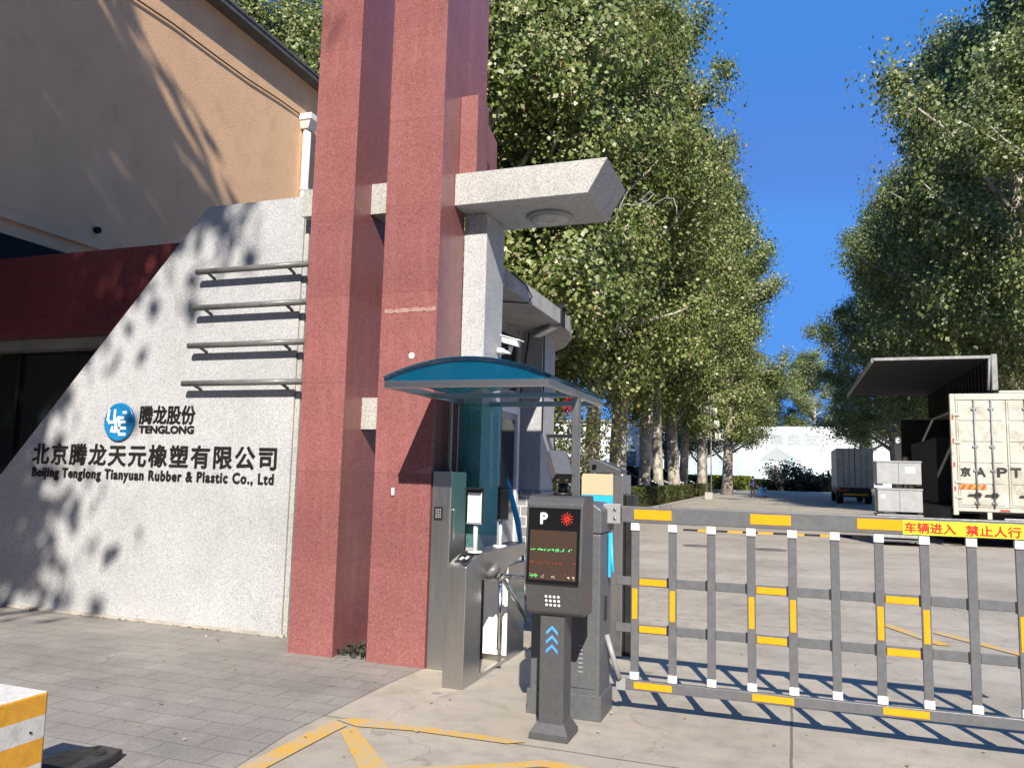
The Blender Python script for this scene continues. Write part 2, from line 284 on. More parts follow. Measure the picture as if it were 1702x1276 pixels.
# ------------------------------------------------------------------ mesh builder
ORI = {}
def orient(v): return Vector(v)
class MB:
    def __init__(s): s.bm = bmesh.new()
    def box(s, x0, x1, y0, y1, z0, z1, bev=0, seg=2):
        return s.hexa([(x0, y0, z0), (x1, y0, z0), (x1, y1, z0), (x0, y1, z0), (x0, y0, z1), (x1, y0, z1), (x1, y1, z1), (x0, y1, z1)], bev, seg)
    def hexa(s, p, bev=0, seg=2):
        v = [s.bm.verts.new(q) for q in p]
        f = [s.bm.faces.new([v[i] for i in t]) for t in ((0, 3, 2, 1), (4, 5, 6, 7), (0, 1, 5, 4), (1, 2, 6, 5), (2, 3, 7, 6), (3, 0, 4, 7))]
        if bev:
            es = list({e for q in f for e in q.edges}); bmesh.ops.bevel(s.bm, geom=es, offset=bev, segments=seg, affect='EDGES', profile=.5)
        return s
    def prism(s, pts, ext, bev=0, seg=2):
        a = [s.bm.verts.new(p) for p in pts]; e = Vector(ext); b = [s.bm.verts.new(Vector(p) + e) for p in pts]; n = len(a)
        fs = [s.bm.faces.new(a[::-1]), s.bm.faces.new(b)] + [s.bm.faces.new((a[i], a[(i + 1) % n], b[(i + 1) % n], b[i])) for i in range(n)]
        if bev:
            es = list({e_ for q in fs for e_ in q.edges}); bmesh.ops.bevel(s.bm, geom=es, offset=bev, segments=seg, affect='EDGES', profile=.5)
        return s
    def tube(s, pts, r, n=10, cap=True):
        pts = [Vector(p) for p in pts]; rr = r if isinstance(r, (list, tuple)) else [r] * len(pts); rings = []
        up = Vector((0, 0, 1)); t0 = (pts[1] - pts[0]).normalized()
        if abs(t0.dot(up)) > .95: up = Vector((1, 0, 0))
        u = t0.cross(up).normalized()
        for i, p in enumerate(pts):
            t = ((pts[min(i + 1, len(pts) - 1)] - pts[max(i - 1, 0)])).normalized()
            u = (u - t * u.dot(t)).normalized(); w = t.cross(u)
            rings.append([s.bm.verts.new(p + (u * math.cos(2 * math.pi * k / n) + w * math.sin(2 * math.pi * k / n)) * rr[i]) for k in range(n)])
        for a, b in zip(rings, rings[1:]):
            for k in range(n):
                f = s.bm.faces.new((a[k], a[(k + 1) % n], b[(k + 1) % n], b[k])); f.smooth = True
        if cap: s.bm.faces.new(rings[0][::-1]); s.bm.faces.new(rings[-1])
        return s
    def lathe(s, c, prof, n=20, axis=2):
        rings = []
        for (r, h) in prof:
            ring = []
            for k in range(n):
                a = 2 * math.pi * k / n; q = [r * math.cos(a), r * math.sin(a), h]
                q = [q[0], q[1], q[2]] if axis == 2 else ([q[0], -q[2], q[1]] if axis == 1 else [q[2], q[0], q[1]])
                ring.append(s.bm.verts.new((c[0] + q[0], c[1] + q[1], c[2] + q[2])))
            rings.append(ring)
        for a, b in zip(rings, rings[1:]):
            for k in range(n):
                f = s.bm.faces.new((a[k], a[(k + 1) % n], b[(k + 1) % n], b[k])); f.smooth = True
        s.bm.faces.new(rings[0][::-1]); s.bm.faces.new(rings[-1]); return s
    def poly(s, pts): s.bm.faces.new([s.bm.verts.new(p) for p in pts]); return s
    def build(s, name, mat, parent=None, smooth=False, keep=False):
        bm = s.bm; me = bpy.data.meshes.new(name)
        bmesh.ops.recalc_face_normals(bm, faces=bm.faces)
        if parent is None:
            if keep: o = Vector((0, 0, 0))
            else:
                xs = [v.co for v in bm.verts]; lo = Vector([min(c[i] for c in xs) for i in range(3)]); hi = Vector([max(c[i] for c in xs) for i in range(3)])
                o = Vector(((lo.x + hi.x) / 2, (lo.y + hi.y) / 2, lo.z))
        else: o = ORI[parent.name]
        bmesh.ops.translate(bm, verts=bm.verts, vec=-o)
        bm.to_mesh(me); bm.free(); me.materials.append(mat)
        ob = bpy.data.objects.new(name, me); COL.objects.link(ob)
        if parent is None: ob.location = o
        else: ob.parent = parent
        ORI[ob.name] = o
        return ob
def tag(o, label=None, cat=None, group=None, kind=None):
    if label: o['label'] = label
    if cat: o['category'] = cat
    if group: o['group'] = group
    if kind: o['kind'] = kind
    return o
def thing(name, label, cat, loc, group=None):
    o = bpy.data.objects.new(name, None); COL.objects.link(o); o.location = loc; o.empty_display_size = .1
    ORI[o.name] = Vector(loc); return tag(o, label, cat, group)
def dup(root, loc, rotz=0, scale=None, label=None, group=None):
    r = root.copy(); COL.objects.link(r); r.location = loc; r.rotation_euler = (0, 0, rotz)
    if scale: r.scale = scale
    if label: r['label'] = label
    if group: r['group'] = group
    ORI[r.name] = Vector(loc)
    for ch in list(root.children):
        c = ch.copy(); COL.objects.link(c); c.parent = r
        for g in list(ch.children):
            d = g.copy(); COL.objects.link(d); d.parent = c
    return r
def textbuild(name, body, mat, parent, x0, x1, z0, z1, Y, depth=.02, bold=0.0, face='-Y', spacing=1.0, skew=0, each=None):
    """lettering as real raised geometry, fitted to the box x0..x1, z0..z1 on a plane"""
    cu = bpy.data.curves.new(name, 'FONT'); cu.body = body; cu.extrude = .5; cu.resolution_u = 3; cu.space_character = spacing
    tmp = bpy.data.objects.new(name + '_tmp', cu); COL.objects.link(tmp)
    me = bpy.data.meshes.new_from_object(tmp); bpy.data.objects.remove(tmp); bpy.data.curves.remove(cu)
    n = len(me.vertices); co = np.empty(n * 3, np.float32); me.vertices.foreach_get('co', co); co = co.reshape(-1, 3)
    lo = co.min(0); hi = co.max(0); b = bold
    bm = bmesh.new()
    offs = [(0, 0)] if not b else [(0, 0), (-b, 0), (b, 0), (0, b), (0, -b), (b * .7, b * .7), (-b * .7, -b * .7)]
    o = ORI[parent.name]
    for i, (dx, dz) in enumerate(offs):
        t = me.copy(); q = np.empty_like(co)
        u = (co[:, 0] - lo[0]) / (hi[0] - lo[0]); w = (co[:, 1] - lo[1]) / (hi[1] - lo[1]); dd = (co[:, 2] + .5) * (depth + i * .0004)
        q[:, 0] = x0 + b + u * (x1 - x0 - 2 * b) + dx + skew * w - o.x; q[:, 2] = z0 + b + w * (z1 - z0 - 2 * b) + dz - o.z; q[:, 1] = Y - dd - o.y
        t.vertices.foreach_set('co', q.ravel()); bm.from_mesh(t); bpy.data.meshes.remove(t)
    bpy.data.meshes.remove(me)
    m2 = bpy.data.meshes.new(name); bmesh.ops.recalc_face_normals(bm, faces=bm.faces); bm.to_mesh(m2); bm.free(); m2.materials.append(mat)
    ob = bpy.data.objects.new(name, m2); COL.objects.link(ob); ob.parent = parent; ORI[ob.name] = o; return ob

def leaves_mesh(name, mat, cen, size, seed, out=None, flat=.0, jit=.45):
    """one mesh of many small folded leaves at the given centres"""
    g = np.random.default_rng(seed); n = len(cen)
    a = g.normal(size=(n, 3)); a /= np.linalg.norm(a, axis=1)[:, None]
    nrm = g.normal(size=(n, 3))
    if out is not None: nrm = nrm * .5 + out * .9
    nrm[:, 2] += flat
    nrm /= np.linalg.norm(nrm, axis=1)[:, None] + 1e-9
    a = a - nrm * (a * nrm).sum(1)[:, None]; a /= np.linalg.norm(a, axis=1)[:, None] + 1e-9
    b = np.cross(nrm, a); s = size * (1 + jit * g.uniform(-1, 1, n)); s = s[:, None]
    fold = nrm * s * .16
    v = np.stack([cen - a * s * .5, cen + b * s * .40 + a * s * .04 + fold, cen + a * s * .55, cen - b * s * .40 + a * s * .04 + fold], 1).reshape(-1, 3)
    me = bpy.data.meshes.new(name); me.vertices.add(4 * n); me.vertices.foreach_set('co', v.astype(np.float32).ravel())
    me.loops.add(4 * n); me.loops.foreach_set('vertex_index', np.arange(4 * n, dtype=np.int32))
    me.polygons.add(n); me.polygons.foreach_set('loop_start', np.arange(0, 4 * n, 4, dtype=np.int32)); me.polygons.foreach_set('loop_total', np.full(n, 4, np.int32))
    me.update(calc_edges=True); me.materials.append(mat); return me

# ------------------------------------------------------------------ ground
def sheet(name, pts, z, mat):
    b = MB(); b.poly([(x, y, z) for x, y in pts]); return tag(b.build(name, mat, keep=True), kind='structure')
sheet('ground', [(-900, -300), (900, -300), (900, 1500), (-900, 1500)], 0, M_ground)
sheet('pavement', [(-40, -40), (-2.72, -40), (-2.80, 3.6), (-2.87, 4.2), (-2.86, 5.4), (-2.83, 5.85), (-2.82, 6.4), (-4.4, 6.5), (-40, 6.5)], .004, M_paver)
yl = MB()
for pts in ([(-2.78, 3.0), (-2.66, 3.0), (-2.645, 3.7), (-2.63, 4.34), (-2.62, 4.45), (-2.765, 4.53), (-2.77, 4.38)],
            [(-2.62, 4.36), (-2.56, 4.45), (-1.97, 3.85), (-1.25, 3.12), (-1.40, 3.05), (-2.10, 3.76)],
            [(-2.76, 4.53), (-2.56, 4.46), (-2.2, 4.53), (-1.6, 4.545), (-1.5, 4.62), (-2.19, 4.635), (-2.58, 4.62)],
            [(-2.03, 3.95), (-1.68, 4.14), (-1.42, 4.30), (-1.33, 4.38), (-0.62, 4.36), (-0.15, 4.30), (-0.15, 4.22), (-0.8, 4.28), (-1.30, 4.28), (-1.63, 4.06), (-1.97, 3.85)],
            ):
    yl.poly([(x, y, .008) for x, y in pts])
tag(yl.build('road_marking', M_yellowline, keep=True), kind='structure')
yl = MB()
for pts in ([(.9, 9.9), (1.35, 8.9), (1.48, 8.95), (1.02, 9.95)], [(1.4, 9.6), (2.3, 8.3), (2.42, 8.36), (1.52, 9.66)]): yl.poly([(x, y, .008) for x, y in pts])
tag(yl.build('faded_marking', M_yellowline, keep=True), kind='structure')
# planting bed and kerb behind the gate
b = MB(); b.box(-30, -6.2, 33.8, 100, -.3, .1); tag(b.build('planting_bed', M_soil, keep=True), kind='structure')
b = MB(); b.box(-6.2, -6.03, 33.6, 100, -.2, .13, .02); b.box(-14, -6.2, 33.6, 33.77, -.2, .13, .02); tag(b.build('kerb', M_kerb, keep=True), kind='structure')

# ------------------------------------------------------------------ orange building behind the wall
rt = thing('stucco_building', 'tall orange stucco building with a sloping grey roof edge above the sign wall', 'building', (-13, 14, 0))
b = MB(); b.box(-17, -10, 3, 30, 0, 10.15); b.build('wall', M_stucco, rt)
b = MB()
for i in range(110):           # corrugated roof sheet with a small overhang
    y = 2.6 + i * .25
    b.prism([(-17.4, y, 10.18), (-17.4, y + .125, 10.25), (-17.4, y + .25, 10.18), (-17.4, y + .25, 10.15), (-17.4, y, 10.15)], (7.7, 0, 0))
b.build('roof', M_roof, rt)
b = MB(); b.box(-10.0, -9.72, 2.7, 30, 10.05, 10.147); b.build('eave', M_roof, rt)
b = MB(); b.tube([(-9.97, 3 + i, 9.02 - .05 * math.sin(i * .9) ** 2 + .02 * i) for i in range(22)], .014, 6); b.build('cable', M_black, rt)
pp = MB(); pp.tube([(-9.9, 13.95, 5.5), (-9.9, 13.95, 8.98)], .085, 14); pp.tube([(-9.9, 13.95, 7.55), (-9.9, 13.95, 7.62)], .098, 14); pp = pp.build('downpipe', M_whitepipe, rt)
b = MB(); b.hexa([(-9.99, 13.83, 8.94), (-9.8, 13.83, 8.94), (-9.8, 14.07, 8.94), (-9.99, 14.07, 8.94), (-9.99, 13.76, 9.1), (-9.7, 13.76, 9.1), (-9.7, 14.14, 9.1), (-9.99, 14.14, 9.1)]); b.box(-9.99, -9.68, 13.74, 14.16, 9.1, 9.24, .01); b.build('hopper', M_whitepipe, pp)
b = MB(); b.box(-9.998, -9.94, 3, 11.5, 4.83, 4.95); b.build('ledge', M_stucco, rt)
b = MB(); b.box(-9.998, -9.96, 3, 9.0, 3.2, 4.62); b.build('window', M_dark, rt)
b = MB(); b.lathe((-9.99, 8.83, 5.12), [(.05, 0), (.05, .06)], 12, axis=0); b.build('vent_hole', M_dark, rt)
# low building with the red granite band
rt = thing('red_band_building', 'low shopfront with dark red granite band over dark glass, left of the sign wall', 'building', (-11, 8, 0))
b = MB(); b.box(-15.5, -6.3, 7.0, 7.25, 3.12, 4.14, .008); b.build('granite_band', M_redband, rt)
b = MB(); b.box(-15.5, -6.3, 7.25, 9.2, 3.5, 4.1); b.box(-15.6, -6.3, 7.3, 9.2, 3.0, 3.5); b.build('roof_slab', M_soffit, rt)
b = MB(); b.box(-15.5, -6.3, 7.5, 7.56, 0, 3.0); b.build('glazing', M_darkglass, rt)
b = MB()
for x in (-12.4, -11, -9.6, -8.3, -7.2): b.box(x, x + .05, 7.46, 7.5, 0, 3.0)
b.build('glazing_bars', M_black, rt)

# unseen block behind the viewer, added to cut the skylight on the gate
rt = thing('sky_blocker_rear', 'unseen grey block added across the street to hold back skylight', 'building', (0, -44, 0))
b = MB(); b.box(-70, 70, -52, -36, 0, 26); b.build('wall', M_soffit, rt)
for j in range(16): b = MB(); b.box(-64 + j * 8, -60 + j * 8, -36, -35.96, 4, 22); b.build('window', M_darkglass, rt)
b = MB(); b.box(-71, 71, -53, -35.4, 26.01, 26.4); b.build('roof', M_roof, rt)

rt = thing('sky_blocker_side', 'unseen grey block added far right of the gate to hold back skylight', 'building', (50, -10, 0))  # out of view, added to shut off skylight from the right
b = MB(); b.box(42, 58, -34, 24, 0, 22); b.build('wall', M_soffit, rt)
b = MB(); b.box(41.5, 58.5, -34.5, 24.5, 22.01, 22.5); b.build('roof', M_roof, rt)

# ------------------------------------------------------------------ sign wall
rt = thing('sign_wall', 'slanted light grey granite wall with black company lettering and four rails', 'wall', (-6.5, 6.6, 0))
b = MB(); b.prism([(-9.68, 6.43, -.05), (-4.545, 6.43, -.05), (-4.545, 6.43, 4.29), (-5.75, 6.43, 4.29), (-8.39, 6.43, 1.414)], (0, .34, 0), .004, 1); b.build('granite_slab', M_grey, rt)
b = MB(); b.box(-4.541, -4.49, 6.45, 6.76, 0, 4.286); b.build('edge_strip', M_greycap, rt)
b = MB(); b.box(-9.6, -4.5, 6.40, 6.428, 0, .03); b.build('base_joint', M_kerb, rt)
for k, (z, x0) in enumerate(((3.555, -5.72), (3.18, -5.73), (2.79, -5.76), (2.405, -5.80))):
    Yr = 6.43 - .12
    h = MB(); h.tube([(x0, Yr, z), (-4.36, Yr, z)], .03, 16); h.lathe((x0, Yr, z), [(.018, -.012), (.03, 0)], 16, axis=0); h = h.build('rail', M_rail, rt)
    b = MB()
    for x in (x0 + .13, -4.62): b.tube([(x, Yr, z - .01), (x, 6.429, z - .05)], .016, 10)
    b.build('bracket', M_rail, h)
L = 6.429
textbuild('lettering', '腾龙股份', M_blackm, rt, -6.445, -5.715, 2.000, 2.195, L, .008, .0042)
textbuild('lettering', 'TENGLONG', M_blackm, rt, -6.435, -5.72, 1.905, 1.985, L, .010, .0032)
textbuild('lettering', '北京腾龙天元橡塑有限公司', M_blackm, rt, -7.91, -4.70, 1.555, 1.79, L, .008, .0052, spacing=1.18)
textbuild('lettering', 'Beijing Tenglong Tianyuan Rubber & Plastic Co., Ltd', M_blackm, rt, -7.895, -4.72, 1.385, 1.525, L, .010, .0036, spacing=1.16)
lg = MB(); lg.lathe((-6.70, L, 2.02), [(.198, 0), (.203, .008), (.203, .02), (.19, .028)], 48, axis=1); lg = lg.build('logo_disc', M_logo, rt)
b = MB()
def stroke(pts, w, y=L - .030):
    for i, ((xa, za), (xb, zb)) in enumerate(zip(pts, pts[1:])):
        d = Vector((xb - xa, 0, zb - za)); l = d.length; d.normalize(); nn = Vector((-d.z, 0, d.x)) * w / 2; e = d * w * .45
        A = Vector((xa, y - i * .0006, za)) - e; B = Vector((xb, y - i * .0006, zb)) + e
        b.prism([A - nn, B - nn, B + nn, A + nn], (0, .004, 0))
cx, cz = -6.70, 2.02
for s_ in ([(-.135, .12), (-.145, .03), (-.12, -.005), (-.03, 0)], [(-.055, .12), (-.055, .01)],
           [(-.075, -.06), (-.085, -.095), (-.035, -.1)], [(-.03, .03), (-.03, -.1)],
           [(.06, .045), (-.0, .045), (.01, .0), (.09, .0)], [(.02, -.01), (.01, -.1), (.03, -.13), (.1, -.13)], [(.02, -.065), (.10, -.065)], [(.065, .1), (.095, .1)]):
    stroke([(cx + x, cz + z) for x, z in s_], .03)
b.build('logo_mark', M_clamp, lg)

# ------------------------------------------------------------------ red granite pillars and the beam
def rpillar(label, x0, x1, extra=False):
    rt = thing('granite_pillar', label, 'pillar', ((x0 + x1) / 2, 6.2, 0), 'red granite pillars of the gate tower')
    b = MB(); b.box(x0, x1, 5.93, 6.52 if not extra else 6.46, -.05, 9.2, .004, 1); b.build('shaft', M_red, rt)
    return rt
p1 = rpillar('red granite pillar next to the lettered wall', -4.115, -3.672)
p2 = rpillar('red granite pillar beside the turnstile canopy', -3.345, -2.81, True)
b = MB(); b.prism([(-2.875, 6.46, 4.26), (-2.875, 7.25, 4.26), (-2.875, 7.23, 4.97), (-2.875, 6.91, 5.08), (-2.875, 6.88, 9.2), (-2.875, 6.46, 9.2)], (.066, 0, 0)); b.build('rear_blade', M_red, p2)
b = MB(); b.box(-2.809, -2.64, 6.29, 6.56, 4.26, 5.02, .003, 1); b.build('side_fin', M_red, p2)
b = MB(); b.lathe((-3.03, 5.929, 2.56), [(.028, 0), (.028, .006), (.018, .007), (.016, .001)], 14, axis=1); b.build('cable_hole', M_clamp, p2)
b = MB(); b.box(-3.165, -3.14, 5.915, 5.929, 1.38, 1.44, .002); b.build('small_plate', M_clamp, p2)
rt = thing('granite_beam', 'grey granite beam with a slanted end and its column, joining the red pillars', 'beam', (-2.7, 6.5, 0))
b = MB(); b.prism([(-2.809, 6.21, 3.955), (-1.583, 6.21, 3.955), (-1.413, 6.21, 4.252), (-2.809, 6.21, 4.252)], (0, .80, 0), .006, 1); b.build('cantilever', M_greycap, rt)
b = MB(); b.box(-3.67, -3.346, 6.23, 6.45, 3.96, 4.25); b.box(-4.48, -4.117, 6.3, 6.6, 4.03, 4.30); b.build('link_block', M_greycap, rt)
b = MB(); b.box(-3.67, -3.346, 6.23, 6.45, 1.95, 2.235); b.build('link_block', M_greycap, rt)
b = MB(); b.box(-2.808, -2.585, 6.46, 6.92, 0, 3.953, .005, 1); b.build('column', M_grey, rt)
lp = MB(); lp.lathe((-2.065, 6.72, 3.925), [(.20, 0), (.215, .01), (.215, .03)], 40); lp = lp.build('lamp_rim', M_bracket, rt)
b = MB(); b.lathe((-2.065, 6.72, 3.905), [(.02, 0), (.14, .006), (.195, .022)], 40); b.build('lamp_cover', M_lampglass, lp)
b = MB(); b.tube([(-1.50, 7.0, 4.04), (-1.44, 7.03, 4.12), (-1.34, 7.03, 4.10), (-1.22, 7.05, 4.14), (-1.16, 7.05, 4.2), (-1.2, 7.05, 4.23), (-1.27, 7.05, 4.16), (-1.2, 7.05, 4.08), (-1.06, 7.05, 4.15), (-.98, 7.05, 4.14), (-.95, 7.05, 4.05), (-.95, 7.05, 3.98)], .0045, 6); b.tube([(-1.52, 7.015, 3.96), (-1.47, 7.015, 4.1), (-1.4, 7.02, 4.24)], .0045, 6); b.build('loose_wire', M_bracket, rt)
b = MB(); b.tube([(-1.42, 7.0, 4.18), (-1.30, 7.03, 4.34)], .006, 6); b.build('antenna_stub', M_black, rt)
b = MB(); b.box(-2.1, -2.05, 6.3, 6.36, 4.252, 4.285, .006); b.build('drip_cap', M_tealglass, rt)
b = MB(); g_ = random.Random(3); xs_ = [-3.31 + i * .0163 for i in range(31)]
b.prism([(x, 5.9295, 2.972 + g_.uniform(-.006, .012)) for x in xs_] + [(x, 5.9295, 2.945 - g_.uniform(-.004, .008)) for x in xs_[::-1]], (0, -.003, 0)); b.build('mortar_scar', M_scar, p2)
# little dead plants between the pillars
g = np.random.default_rng(5); cen = np.stack([g.uniform(-3.66, -3.36, 160), g.uniform(5.98, 6.4, 160), g.uniform(.0, .06, 160)], 1)
o = bpy.data.objects.new('weeds', leaves_mesh('weeds', M_bushl, cen, .04, 6)); COL.objects.link(o); tag(o, 'dry weeds growing in the gap between the two red pillars', 'weeds', kind='stuff')

# ------------------------------------------------------------------ guard booth
rt = thing('guard_booth', 'grey guard booth with a curved concrete roof edge behind the canopy', 'booth', (-4.2, 9, 0))
edge = [(-2.65, 7.05), (-2.65, 9.2), (-2.69, 9.7), (-2.82, 10.3), (-3.1, 10.95), (-3.5, 11.5), (-4.1, 11.9), (-5.0, 12.1), (-6.8, 12.1), (-6.8, 7.05)]
b = MB(); b.prism([(x, y, 3.43) for x, y in edge], (0, 0, .02)); b.build('soffit', M_soffit, rt)
b = MB(); b.prism([(x, y, 3.45) for x, y in edge], (0, 0, .165)); b.build('roof_slab', M_fascia, rt)
b = MB(); b.box(-6.5, -3.3, 7.3, 8.74, 0, 3.43); b.box(-6.5, -3.3, 8.74, 9.5, 2.42, 2.62); b.box(-6.5, -3.3, 9.5, 9.9, 0, 3.43); b.box(-6.5, -3.32, 8.74, 9.5, 3.37, 3.43); b.build('wall', M_soffit, rt)
w = MB(); w.box(-3.36, -3.30, 8.74, 8.78, 2.62, 3.37); w.box(-3.36, -3.30, 9.44, 9.5, 2.62, 3.37); w.box(-3.36, -3.3, 8.78, 9.44, 3.32, 3.37); w = w.build('window_frame', M_bracket, rt)
b = MB(); b.box(-3.35, -3.33, 8.78, 9.44, 2.62, 3.32); b.build('window_pane', M_darkglass, w)
dr = MB(); dr.box(-3.33, -3.27, 8.74, 8.81, 0, 2.42); dr.box(-3.33, -3.27, 9.42, 9.5, 0, 2.42); dr.box(-3.33, -3.27, 8.81, 9.42, 2.33, 2.42); dr = dr.build('door_frame', M_white, rt)
b = MB(); b.box(-3.325, -3.30, 8.81, 9.42, .0, 2.33); b.build('door_leaf', M_bracket, dr)
b = MB(); b.box(-3.298, -3.292, 8.86, 9.36, 1.1, 2.25); b.build('door_glass', M_darkglass, dr)
b = MB(); b.box(-3.36, -3.02, 9.62, 10.2, 0, 3.43, .006, 1); b.build('corner_pier', M_grey, rt)
b = MB(); b.box(-3.38, -2.99, 9.58, 10.24, 0, 1.36, .006, 1); b.build('tiled_base', M_tile, rt)
b = MB(); b.tube([(-3.2, 9.6, 3.42), (-3.26, 9.58, 2.9), (-3.33, 9.55, 2.2)], .01, 6); b.build('wire', M_black, rt); b = MB(); b.tube([(-3.0, 9.61, 3.42), (-2.99, 9.6, 2.8), (-3.0, 9.6, 2.1)], .01, 6); b.build('wire', M_black, rt); b = MB(); b.tube([(-2.64, 7.3, 3.615), (-2.63, 7.75, 3.58), (-2.63, 7.95, 3.5), (-2.66, 7.9, 3.42), (-2.9, 7.7, 3.41)], .008, 6); b.build('wire', M_black, rt)
b = MB(); b.tube([(-2.66, 9.22, 3.62), (-2.655, 9.24, 3.66)], .06, 8); b.box(-2.655, -2.632, 9.14, 9.3, 3.40, 3.66); b.build('downpipe_outlet', M_black, rt)
fl = thing('tube_light', 'slim white outdoor light fixed under the curved booth roof', 'light fitting', (-3.0, 9.4, 3.34))
b = MB(); d0 = Vector((-3.08, 9.5, 3.34)); d1 = Vector((-2.72, 9.16, 3.40)); ax = (d1 - d0).normalized(); sd_ = ax.cross(Vector((0, 0, 1))).normalized()
b.prism([d0 - sd_ * .07, d0 + sd_ * .07, d1 + sd_ * .07, d1 - sd_ * .07], (0, 0, .035), .004, 1); b.build('housing', M_bracket, fl)
b = MB(); q0 = d0 + ax * .03; q1 = d0 + ax * .23; q2 = d0 + ax * .25; q3 = d1 - ax * .03
for a_, c_ in ((q0, q1), (q2, q3)): b.prism([a_ - sd_ * .05 + Vector((0, 0, -.012)), a_ + sd_ * .05 + Vector((0, 0, -.012)), c_ + sd_ * .05 + Vector((0, 0, -.012)), c_ - sd_ * .05 + Vector((0, 0, -.012))], (0, 0, .011))
b.build('diffuser', M_clamp, fl)
cc = thing('security_camera', 'white security camera on the side of the grey granite column', 'camera', (-2.63, 6.93, 2.75))
b = MB(); b.tube([(-2.584, 6.8, 2.73), (-2.52, 6.82, 2.72)], .03, 12); b.tube([(-2.53, 6.82, 2.72), (-2.47, 6.84, 2.71), (-2.46, 6.84, 2.77)], .022, 10); b.build('mount', M_white, cc)
b = MB(); b.hexa([(-2.53, 6.76, 2.80), (-2.36, 6.72, 2.745), (-2.35, 6.80, 2.745), (-2.52, 6.84, 2.80), (-2.53, 6.76, 2.86), (-2.36, 6.72, 2.805), (-2.35, 6.80, 2.805), (-2.52, 6.84, 2.86)], .01); b.hexa([(-2.54, 6.75, 2.866), (-2.33, 6.71, 2.80), (-2.32, 6.81, 2.80), (-2.53, 6.85, 2.866), (-2.54, 6.75, 2.874), (-2.33, 6.71, 2.81), (-2.32, 6.81, 2.81), (-2.53, 6.85, 2.874)]); b.build('body', M_white, cc)

# ------------------------------------------------------------------ turnstile canopy
rt = thing('canopy', 'arched blue plastic canopy on a steel frame over the turnstile', 'canopy', (-2.16, 5.9, 0))
X0, X1, Y0, Y1, ZB = -2.80, -1.53, 5.05, 6.68, 2.185
b = MB(); b.box(X0, X1, Y0, Y0 + .05, ZB, ZB + .052, .004, 1); b.build('front_beam', M_steelh, rt)
b = MB(); b.box(X0, X1, Y1 - .04, Y1, ZB, ZB + .045, .004, 1); b.build('rear_beam', M_steelh, rt)
b = MB(); b.box(X0, X0 + .04, Y0 + .052, Y1 - .042, ZB, ZB + .052, .003, 1); b.build('side_beam', M_steelh, rt)
b = MB(); b.box(X1 - .04, X1, Y0 + .052, Y1 - .042, ZB, ZB + .052, .003, 1); b.build('side_beam', M_steelh, rt)
def arc(t): return (X0 + (X1 - X0) * t, ZB + .055 + .135 * (1 - (2 * t - 1) ** 2))
T = [i / 24 for i in range(25)]
for y in (Y0, Y1 - .03):
    b = MB(); pts = [arc(t) for t in T]
    for (xa, za), (xb, zb) in zip(pts, pts[1:]): b.prism([(xa, y, za), (xb, y, zb), (xb, y, zb + .02), (xa, y, za + .02)], (0, .03, 0))
    b.build('arch_rim', M_chrome, rt)
b = MB()
for (xa, za), (xb, zb) in zip(pts, pts[1:]): b.prism([(xa, Y0 - .02, za + .022), (xb, Y0 - .02, zb + .022), (xb, Y0 - .02, zb + .027), (xa, Y0 - .02, za + .027)], (0, Y1 - Y0 + .04, 0))
b.build('roof_sheet', M_bluecanopy, rt, smooth=True)
b = MB(); b.prism([(x, Y0 + .012, z) for x, z in pts] + [(X1, Y0 + .012, ZB + .05), (X0, Y0 + .012, ZB + .05)], (0, .004, 0)); b.build('front_panel', M_bluepanel, rt)
b = MB(); b.box(X0 + .04, X1 - .04, 5.84, 5.88, ZB + .003, ZB + .04); b.build('cross_bar', M_steelh, rt)
for x, y in ((-1.555, 5.86), (-2.74, 6.14)):
    b = MB(); w_ = .03 if x > -2 else .014; b.box(x - w_, x + w_, y - w_, y + w_, 0, ZB, .004, 1); b.build('post', M_steel, rt)
b = MB(); b.box(-2.73, -2.345, 6.30, 6.308, 1.06, 2.18); b.build('glass_panel', M_tealglass, rt)
b = MB(); b.box(-2.345, -2.338, 6.296, 6.312, .97, 2.18); b.build('glass_edge', M_alu, rt)

# ------------------------------------------------------------------ tall steel cabinet with keypad
rt = thing('steel_cabinet', 'tall brushed steel cabinet with a black keypad beside the red pillar', 'cabinet', (-2.7, 6.05, 0))
b = MB(); b.box(-2.803, -2.63, 5.95, 6.27, 0, 1.59, .006, 2); b.build('body', M_steel, rt)
kp = MB(); kp.box(-2.775, -2.70, 5.940, 5.949, 1.19, 1.30, .003); kp = kp.build('keypad', M_black, rt)
b = MB()
for i in range(3):
    for j in range(4): b.box(-2.758 + i * .018, -2.747 + i * .018, 5.936, 5.9395, 1.21 + j * .02, 1.222 + j * .02)
b.build('keys', M_bracket, kp)
b = MB(); b.box(-2.629, -2.618, 5.99, 6.02, 1.02, 1.28, .003); b.build('door_handle', M_chrome, rt)

